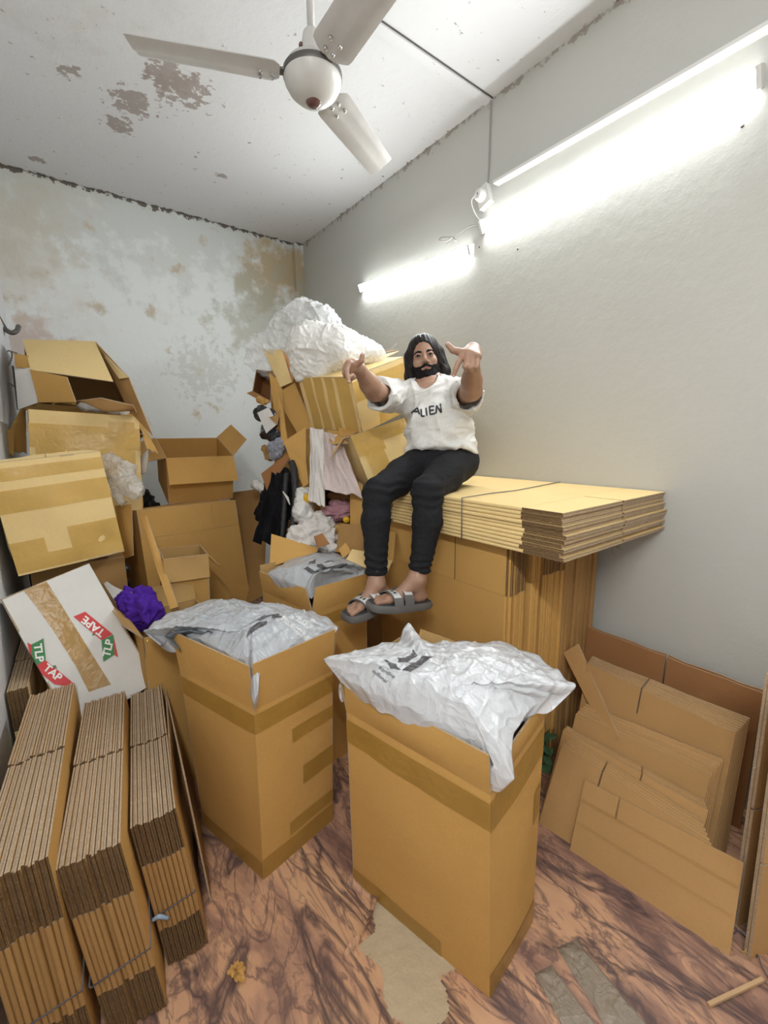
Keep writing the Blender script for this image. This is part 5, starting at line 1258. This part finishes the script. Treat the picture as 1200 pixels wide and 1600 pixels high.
body += [rc(HC-hu*.06-hf*.03, J['neck']-fwd_b*.01, .056, .058, .02), rc(J['neck'], J['chest'], .07, .10, .03),
         rc(J['shR'], J['shL'], .055, .055, .04), el(J['chest'], (.155, .10, .14), Rb, .04), el(J['belly'], (.15, .115, .13), Rb, .04), el(J['pel'], (.155, .12, .10), Rb, .04)]
# arms
def arm(sh, elb, wr): return [rc(sh, elb, .052, .043, .03), rc(elb, lerp(elb, wr, .35), .043, .041, .02), rc(lerp(elb, wr, .3), wr, .041, .027, .02)]
body += arm(J['shR'], J['elR'], J['wrR']) + arm(J['shL'], J['elL'], J['wrL'])
nails = []
def finger(pts, r0, r1):
    P = [at(*p) for p in pts]; n = len(P)-1; rs = [lerp(r0, r1, i/n)*1.10 for i in range(n+1)]
    for i in range(n): body.append(rc(P[i], P[i+1], rs[i], rs[i+1], .0035))
    nails.append((P[-1], unit(P[-1]-P[-2]), rs[-1])); return P
# his right hand (left in view): bent down at the wrist, index pointing down, thumb up
wr = J['wrR']
body += [rc(wr, at(551,570,1.73), .027, .024, .012), rc(at(556,571,1.75), at(545,569,1.70), .024, .017, .010), rc(at(554,576,1.75), at(542,577,1.71), .022, .017, .010), rc(at(550,572,1.73), at(541,580,1.72), .020, .015, .010)]
finger([(545,568,1.695), (541.5,579,1.675), (543.5,588,1.668), (545,596,1.665)], .0100, .0070)
finger([(541,571,1.70), (538.5,583,1.688), (545,589,1.695), (551,586,1.715)], .0098, .0078)
finger([(539.5,575,1.712), (540,587,1.705), (547,591,1.715), (553,588,1.735)], .0095, .0075)
finger([(540,580,1.725), (543,590,1.72), (549,592,1.73), (554,590,1.75)], .0085, .0068)
finger([(555,574,1.745), (559.5,568.5,1.715), (565,563.5,1.70), (566.2,555,1.695)], .0125, .0085)
# his left hand (right in view): nearer, back of the hand up, index pointing down, thumb out to the side
wr = J['wrL']
body += [rc(J['wrL'], at(738,546,1.64), .028, .024, .012), rc(at(738,547,1.64), at(724,553,1.595), .024, .018, .010), rc(at(738,547,1.64), at(732,553,1.585), .024, .018, .010),
         rc(at(740,548,1.64), at(739,555,1.585), .024, .0175, .010), rc(at(741,549,1.64), at(746,557,1.595), .023, .0165, .010)]
finger([(722.5,554,1.592), (716.5,566,1.575), (712,577,1.575), (709,586,1.58)], .0105, .0072)
finger([(731,554,1.582), (727,572,1.565), (729,577,1.60), (731,570,1.625)], .0105, .0082)
finger([(738.5,556,1.583), (735,574,1.567), (737,579,1.60), (738,572,1.625)], .0102, .0080)
finger([(746,558,1.592), (744,573,1.575), (744,578,1.60), (745,571,1.62)], .0092, .0072)
finger([(729,553,1.625), (717,549.5,1.600), (707.5,547,1.59), (699.5,538.5,1.59)], .0150, .0090)
# legs, ankles, feet
def leg(hip, knee, calf, ank): return [rc(hip, lerp(hip, knee, .5), .078, .068, .03), rc(lerp(hip, knee, .5), knee, .068, .056, .02), rc(knee, calf, .054, .054, .02), rc(calf, ank, .052, .033, .02)]
body += leg(J['hipL'], J['kneeL'], J['calfL'], J['ankL']) + leg(J['hipR'], J['kneeR'], J['calfR'], J['ankR'])
FT = {}
for s, heel, toe in (('L', at(660, 937, 1.84), at(580, 943, 1.735)), ('R', at(604, 931, 1.87), at(541, 962, 1.745))):
    f = unit(toe-heel); w = unit(np.cross([0, 0, 1.0], f)); u = np.cross(f, w); L = np.linalg.norm(toe-heel)
    if np.dot(w, C_R*0-C_F) < 0: w = -w          # w towards the viewer
    FT[s] = (heel, f, w, u, L); ank = J['ank'+s]
    inner = 1 if s == 'L' else -1
    def Q(a, b, c): return heel + f*L*a + w*b + u*c
    lat = w if s == 'R' else w
    body += [rc(ank, Q(.10, 0, .026), .036, .030, .015), rc(Q(.04, 0, .020), Q(.12, 0, .020), .027, .030, .01), rc(ank, Q(.45, 0, .035), .034, .026, .02),
             rc(Q(.40, .0, .030), Q(.72, .016, .016), .028, .018, .012), rc(Q(.40, .0, .030), Q(.72, -.018, .014), .026, .016, .012), el(ank+w*.030, (.011, .011, .012), None, .012), el(ank-w*.030, (.011, .011, .012), None, .012)]
    for i, (b, r, l) in enumerate(((.030, .0105, .95), (.010, .0085, .94), (-.007, .008, .91), (-.022, .0075, .87), (-.035, .0072, .82))):
        b = b if s == 'R' else b
        body += [rc(Q(.70, b*.8, .014), Q(l, b, .012), r*1.05, r, .004)]
UB = Union(body)
skin = net_object('body', UB, UB.lo(), UB.hi(), .0031, M['skin'], man)
for i, (p, d, r) in enumerate(nails):       # nails on the fingers whose back is seen
    if i not in (0, 4, 5, 9): continue
    n_ = unit(-C_F - d*np.dot(-C_F, d)); w_ = np.cross(d, n_); mb = MB()
    mb.lathe(p+d*r*.2+n_*r*.80, [(0, .0012), (r*.45, .0008), (r*.62, -.001)], 12, axis=n_); mb.build('fingernail', M['nail'], man, True)
# eyes, brows, lips
for sx in (-1, 1):
    c = H(sx*.031, .082, .0015); mb = MB(); mb.lathe(c, [(.0001, .0105*HS), (.004, .0098*HS), (.0075*HS, .0075*HS), (.0100*HS, .003), (.0105*HS, 0)], 20, axis=hf)
    # almond opening: squash vertically by rebuilding points
    mb.v = [tuple(c+hr*np.dot(np.array(v)-c, hr)*1.22+hu*np.dot(np.array(v)-c, hu)*.52+hf*np.dot(np.array(v)-c, hf)) for v in mb.v]
    e = mb.build('eye', M['eye_white'], man, True)
    mb = MB(); c2 = c+hf*.0102*HS-hr*.0008; mb.lathe(c2, [(.0001, .0012), (.0042, .001), (.0058, -.0008)], 16, axis=hf); mb.build('iris', M['iris'], e, True)
    mb = MB(); mb.tube([H(sx*.031+x*.0135, .0935-.004*x*x, .0015+.0058*(1-x*x)-.001*x*x) for x in np.linspace(-1, 1, 9)], [.0010, .0018, .0021, .0021, .0021, .0021, .0021, .0018, .0010], 6); mb.build('eyelid', M['beard'], man, True)
    mb = MB(); mb.tube([H(sx*.031+x*.0135, .0925-.004*x*x, .0010-.0048*(1-x*x)) for x in np.linspace(-1, 1, 9)], .0011, 6); mb.build('eyelid', M['skin'], man, True)
    mb = MB(); mb.tube([H(sx*(.012+.037*t), .0945-.020*t*t*1.1, .0180+.008*math.sin(t*2.2)-.006*t*t) for t in np.linspace(0, 1, 9)], [.0034, .0048, .0055, .0056, .0054, .0048, .004, .003, .0014], 8); mb.build('eyebrow', M['hair'], man, True)
mb = MB(); mb.tube([H(x*.021, .0975-.006*x*x, -.0535-.0010*math.cos(x*6)) for x in np.linspace(-1, 1, 9)], [.001, .0024, .003, .0032, .003, .0032, .003, .0024, .001], 8)
mb.tube([H(x*.019, .0975-.006*x*x, -.0595+.0015*x*x) for x in np.linspace(-1, 1, 9)], [.001, .003, .004, .0044, .0046, .0044, .004, .003, .001], 8); mb.build('lips', M['lip'], man, True)
for sx in (-1, 1):
    mb = MB(); mb.lathe(H(sx*.0075, .1045, -.0335), [(.0001, .001), (.0028, 0)], 10, axis=unit(hf-hu*.8)); mb.build('nostril', M['hair'], man, True)
# hair, beard
def hair_fn(p, ctr=None, rad=None):
    q = (p-HC)@Rh/HS; q = q + np.array([0, .03, 0])
    def E(c, r):
        x = q-np.array(c); r = np.array(r); k0 = np.linalg.norm(x/r, axis=-1); k1 = np.linalg.norm(x/(r*r), axis=-1)+1e-9; return k0*(k0-1)/k1
    def Rc(a, b, ra, rb):
        a, b = np.array(a), np.array(b); ba = b-a; h = np.clip(((q-a)@ba)/(ba@ba), 0, 1); return np.linalg.norm(q-a-h[..., None]*ba, axis=-1)-(ra+(rb-ra)*h)
    d = E((0, -.012, .040), (.084, .106, .099))
    for s in (-1, 1):
        d = smin(d, Rc((s*.078, .010, .03), (s*(.092 if s > 0 else .082), .020, -.075), .024, .028), .03)
        d = smin(d, Rc((s*(.092 if s > 0 else .082), .018, -.07), (s*(.092 if s > 0 else .070), .024, -.125), .027, .015), .02)
    d = smin(d, E((0, -.065, -.05), (.092, .050, .10)), .03)
    face = E((-.004, .105, -.020), (.066, .075, .094)); face = np.minimum(face, E((-.004, .11, -.06), (.066, .07, .10)))
    d = -smin(-d, face, .008)
    th = np.arctan2(q[..., 0], q[..., 1]+.03); g = .0010*np.sin(th*34+7*np.sin(q[..., 2]*16))*np.clip(1.2-np.abs(q[..., 2])*2, .3, 1)
    part = .006*np.exp(-((q[..., 0]+.004)/.004)**2)*(q[..., 2] > .10)
    return (d+g+part)*HS
c_lo, c_hi = HC-.20, HC+.20
net_object('hair', hair_fn, c_lo, c_hi, .0030, M['hair'], man)
rr = random.Random(11)
for k in range(26):                          # loose ends resting on the shirt
    s = -1 if k % 2 else 1; x0 = s*(.088 if s > 0 else .078)+rr.uniform(-.022, .020); y0 = .028+rr.uniform(-.02, .025); l = rr.uniform(.03, .075 if s < 0 else .045)
    mb = MB(); mb.tube(catmull([H(x0*.98, y0-.01, -.06), H(x0, y0, -.11), H(x0-s*rr.uniform(-.01, .016), y0+.008, -.13-l*.5), H(x0-s*rr.uniform(-.01, .03), y0+.012, -.13-l)], 4), [.0042]*5+[.0032]*4+[.0022]*3+[.0008], 6)
    mb.build('hair_strand', M['hair'], man, True)
def beard_fn(p, ctr=None, rad=None):
    q = (p-HC)@Rh/HS; q = q + np.array([0, .03, 0])
    def E(c, r):
        x = q-np.array(c); r = np.array(r); k0 = np.linalg.norm(x/r, axis=-1); k1 = np.linalg.norm(x/(r*r), axis=-1)+1e-9; return k0*(k0-1)/k1
    def Rc(a, b, ra, rb):
        a, b = np.array(a), np.array(b); ba = b-a; h = np.clip(((q-a)@ba)/(ba@ba), 0, 1); return np.linalg.norm(q-a-h[..., None]*ba, axis=-1)-(ra+(rb-ra)*h)
    d = E((0, .038, -.092), (.060, .062, .055)); d = smin(d, E((0, .025, -.05), (.072, .062, .058)), .01)
    d = -smin(-d, E((0, .082, -.006), (.056, .055, .044)), .010)                # bare cheeks
    d = np.maximum(d, q[..., 2]+.008)
    m = np.minimum(Rc((-.001, .0985, -.045), (.026, .088, -.056), .0075, .0085), Rc((.001, .0985, -.045), (-.026, .088, -.056), .0075, .0085))
    m = np.minimum(m, np.minimum(Rc((.027, .086, -.056), (.030, .078, -.078), .0065, .010), Rc((-.027, .086, -.056), (-.030, .078, -.078), .0065, .010)))
    m = np.minimum(m, Rc((0, .090, -.072), (0, .086, -.09), .007, .02))
    mouth = E((0, .100, -.0585), (.019, .02, .0060)); d = -smin(-d, mouth, .003)
    d = smin(d, m, .006)
    g = .0012*np.sin(q[..., 0]*420+5*np.sin(q[..., 2]*90))*np.sin(q[..., 2]*330+3*np.sin(q[..., 0]*80))
    return (d+g)*HS
net_object('beard', beard_fn, HC-.16, HC+.14, .0028, M['beard'], man)

# ------------------------------------------------------------------ T-shirt
slR, slL = lerp(J['shR'], J['elR'], .78), lerp(J['shL'], J['elL'], .66)
shirt_u = Union([el(J['chest']+fwd_b*.005, (.178, .122, .150), Rb, .04), el(J['belly']+fwd_b*.018, (.170, .135, .150), Rb, .05), el(lerp(J['belly'], J['pel'], .75)+fwd_b*.015, (.176, .135, .10), Rb, .05),
                 rc(J['shR'], J['shL'], .066, .066, .05), rc(J['neck']-up_b*.080, J['chest'], .075, .12, .04),
                 rc(J['shR'], slR, .074, .064, .03), rc(lerp(J['shR'], J['elR'], .25)-up_b*.025, slR-up_b*.022, .062, .060, .03),
                 rc(J['shL'], slL, .074, .068, .03), rc(lerp(J['shL'], J['elL'], .2)-up_b*.03, slL-up_b*.022, .064, .064, .03)])
hem_c = lerp(J['pel'], J['belly'], .30); hem_n = unit(-up_b + fwd_b*.10 - lat_b*(-.10))
def shirt_fn(p, ctr=None, rad=None):
    d = shirt_u(p, ctr, rad)
    hem = (p-(J['pel']-up_b*-.005))@unit(-up_b+fwd_b*.42)-.0        # lower edge, higher in front
    d = np.maximum(d, hem)
    for sh, sl, rr_ in (('shR', slR, .055), ('shL', slL, .058)):
        a = J[sh]; e = J['el'+sh[-1]]; ax = unit(e-a); cut = (p-sl)@ax
        near = np.linalg.norm(p-sl, axis=-1) < .13
        d = np.where(near, np.maximum(d, cut-.010), d)
        b = sl-ax*.06-up_b*.014; b2 = sl+ax*.08-up_b*.014; ba = b2-b; h = np.clip(((p-b)@ba)/(ba@ba), 0, 1)
        d = np.maximum(d, -(np.linalg.norm(p-b-h[..., None]*ba, axis=-1)-rr_))
    nk = prim_d(el(J['neck']+up_b*.014+fwd_b*.045-lat_b*.004, (.066, .080, .060), Rb), p); d = np.maximum(d, -nk)
    return d
def shirt_disp(p):
    q = Rb.T@(p-J['chest']); x, y, z = q
    w = .0085*nz((x*1.3, y, z*2.2), 11, 2)+.0065*ridge((x*.7+z*.5, y, z*1.8-x*.6), 14, 4)
    w += .0085*math.exp(-((z+.20)/.07)**2)*math.sin(60*(z+.3*abs(x)+.08*nz(q, 9, 1)))           # folds gathered at the waist
    w += .0075*math.exp(-((abs(x)-.13)/.06)**2)*math.sin(75*(x*.6*(1 if x > 0 else -1)+z*.5)+2*nz(q, 8, 6))*(z > -.12)
    w += .0075*crease((x+.5*z, y*.3, z*.6-x*.3), 9, 3, 3)+.006*crease((x*.6-.8*z, y*.3, z*.5), 12, 6, 3.5)
    return w-.007
sh_lo, sh_hi = shirt_u.lo(), shirt_u.hi()
shirt = net_object('t_shirt', shirt_fn, sh_lo, sh_hi, .0032, M['shirt'], man, shirt_disp)
shirt['label'] = 'off white T-shirt with ALIEN in black letters'
# lettering across the chest, each letter of uneven height as printed
bS = bvh_of(shirt)
def strokes_px(name, segs, w, mat, parent):
    for (x0, y0), (x1, y1) in segs:
        d = unit([x1-x0, y1-y0]); n_ = np.array([-d[1], d[0]])*w/2; a = np.array([x0, y0]); b = np.array([x1, y1])
        print_px(name, bS, [[tuple(a+n_), tuple(b+n_), tuple(b-n_), tuple(a-n_)]], mat, parent, .3, .0025)
zA = lambda l: [tuple(np.array(p)) for p in sc(l, 500, 480, 4)]
for nm, sg in (('A', [((570,662),(608,628)), ((608,628),(622,670)), ((588,652),(616,652))]), ('L', [((632,636),(634,682)), ((634,682),(654,680))]), ('I', [((662,628),(668,678))]),
               ('E', [((684,620),(688,672)), ((684,622),(714,618)), ((686,645),(712,642)), ((688,670),(720,664))]), ('N', [((726,664),(728,614)), ((728,614),(758,660)), ((758,660),(752,602))])):
    mbs = []
    for a, b in sg: mbs.append(zA([a, b]))
    strokes_px('printed_letter', mbs, 2.7, M['black_ink'], shirt)

# ------------------------------------------------------------------ trousers
def pant(hip, knee, calf, ank, end):
    return [rc(hip, lerp(hip, knee, .5), .092, .079, .03), rc(lerp(hip, knee, .5), knee, .079, .064, .03), rc(knee, calf, .063, .0595, .02), rc(calf, end, .0595, .040, .02)]
eL, eR = at(655, 893, 1.80), at(588, 900, 1.84)
PU = Union(pant(J['hipL'], J['kneeL'], J['calfL'], J['ankL'], lerp(eL, J['calfL'], -.12)) + pant(J['hipR'], J['kneeR'], J['calfR'], J['ankR'], lerp(eR, J['calfR'], -.12)) +
           [el(J['pel']-up_b*.012, (.172, .128, .105), Rb, .04)])
def pant_fn(p, ctr=None, rad=None):
    d = PU(p, ctr, rad)
    for e, c in ((eL, J['calfL']), (eR, J['calfR'])):
        ax = unit(e-c); near = np.linalg.norm(p-e, axis=-1) < .12; d = np.where(near, np.maximum(d, (p-e)@ax), d)
        b = e-ax*.03; b2 = e+ax*.08; ba = b2-b; h = np.clip(((p-b)@ba)/(ba@ba), 0, 1); d = np.maximum(d, -(np.linalg.norm(p-b-h[..., None]*ba, axis=-1)-.0375))
    return np.maximum(d, 1.2515-p[..., 2]) if False else np.where(p[..., 0] > 1.30, np.maximum(d, 1.2515-p[..., 2]), d)
def pant_disp(p):
    w = .0022*nz(p, 14, 3)+.0018*ridge((p[0], p[1], p[2]*2.4), 15, 8)
    for k in ('kneeL', 'kneeR'):
        r = np.linalg.norm(p-J[k]); w += .004*math.exp(-(r/.10)**2)*math.sin(p[2]*130+6*nz(p, 8, 2))
    for e in (eL, eR):
        r = abs(p[2]-e[2]); w += .0028*math.exp(-(r/.07)**2)*math.sin(p[2]*190+5*nz(p, 10, 4))
    return w
net_object('trousers', pant_fn, PU.lo(), PU.hi(), .0036, M['pants'], man, pant_disp)

# ------------------------------------------------------------------ sandals
for s in ('L', 'R'):
    heel, f, w, u, L = FT[s]; LL = L*1.10+.02; base = heel-f*.035-u*.008
    sd = bpy.data.objects.new('sandal', None); COL.objects.link(sd); sd.location = V(base); sd.matrix_world = Matrix.Translation(V(base)); parent_to(sd, man); sd.matrix_world = Matrix.Translation(V(base))
    def half(t):      # half width along the sole
        return (.036+.014*min(1, max(0, (t-.25)/.4)))*math.sqrt(max(0, 1-(2*t-1)**6)) if 0 < t < 1 else 0.004
    n = 26; m = 12
    def sole(inset, z0, z1, nm, mat, rim=0.0):
        mb = MB(); vs = []; 
        for k, zz in enumerate((z0, (z0+z1)/2, z1)):
            grow = (0.002, .006, 0)[k]
            for i in range(n+1):
                t = i/n; h = half(.02+.96*t)-inset+grow
                for sgn in (1, -1): vs.append(base+f*(LL*t+(-grow if i == 0 else grow if i == n else 0)+(inset if i == 0 else -inset if i == n else 0))+w*(h*sgn+.004*math.sin(t*3))+u*(zz+.010*(t**4)))
        K = 2*(n+1); fs = []
        for k in (0, 1):
            for i in range(n):
                for sgn in (0, 1):
                    a = k*K+2*i+sgn; fs.append((a, a+2, a+2+K, a+K))
            fs.append((k*K, k*K+1, (k+1)*K+1, (k+1)*K)); fs.append((k*K+2*n, k*K+2*n+1, (k+1)*K+2*n+1, (k+1)*K+2*n))
        for i in range(n): fs.append((2*i, 2*i+1, 2*i+3, 2*i+2)); fs.append((2*K+2*i, 2*K+2*i+1, 2*K+2*i+3, 2*K+2*i+2))
        mb.add(vs, fs); return mb.build(nm, mat, sd, True, 45)
    sole(0, -.024, .006, 'sole', M['sandal'])
    sole(.008, .004, .0085, 'footbed', M['footbed'])
    for si, (t, wd, hh) in enumerate(((.485, .021, .062), (.665, .020, .050))):
        mb = MB(); vs = []; nn = 16
        for layer in (0, .0045):
            for i in range(nn+1):
                a = math.pi*i/nn; x = math.cos(a)*(half(t)+.001+layer); z = .000+math.sin(a)**.8*(hh+layer)
                tt = t - .05*math.cos(a)
                for e in (-1, 1): vs.append(base+f*(LL*tt+e*wd)+w*x+u*z)
        K = 2*(nn+1); fs = []
        for i in range(nn):
            a = 2*i; fs += [(a, a+1, a+3, a+2), (K+a+2, K+a+3, K+a+1, K+a), (a, a+2, K+a+2, K+a), (a+1, K+a+1, K+a+3, a+3)]
        mb.add(vs, fs); st = mb.build('strap', M['sandal'], sd, True, 40)
        mb = MB(); vs = []
        for i in range(9):
            a = math.pi*(.22+.46*i/8); x = math.cos(a)*(half(t)+.007); z = math.sin(a)**.8*(hh+.0062); tt = t-.05*math.cos(a)
            for e in (-.82, .82): vs.append(base+f*(LL*tt+e*wd)+w*x+u*z)
        mb.add(vs, [(2*i, 2*i+1, 2*i+3, 2*i+2) for i in range(8)]); lab = mb.build('strap_label', M['strap_label'], sd, True)
        mb = MB(); vs = []; 
        for i in range(4):          # two small dark marks on the label
            a = math.pi*(.36+.045*i); 
            for e in (-.35, .35): vs.append(base+f*(LL*(t-.05*math.cos(a))+e*wd)+w*math.cos(a)*(half(t)+.0080)+u*math.sin(a)**.8*(hh+.0072))
        mb.add(vs, [(0, 1, 3, 2), (4, 5, 7, 6)]); mb.build('label_mark', M['black_ink'], sd)
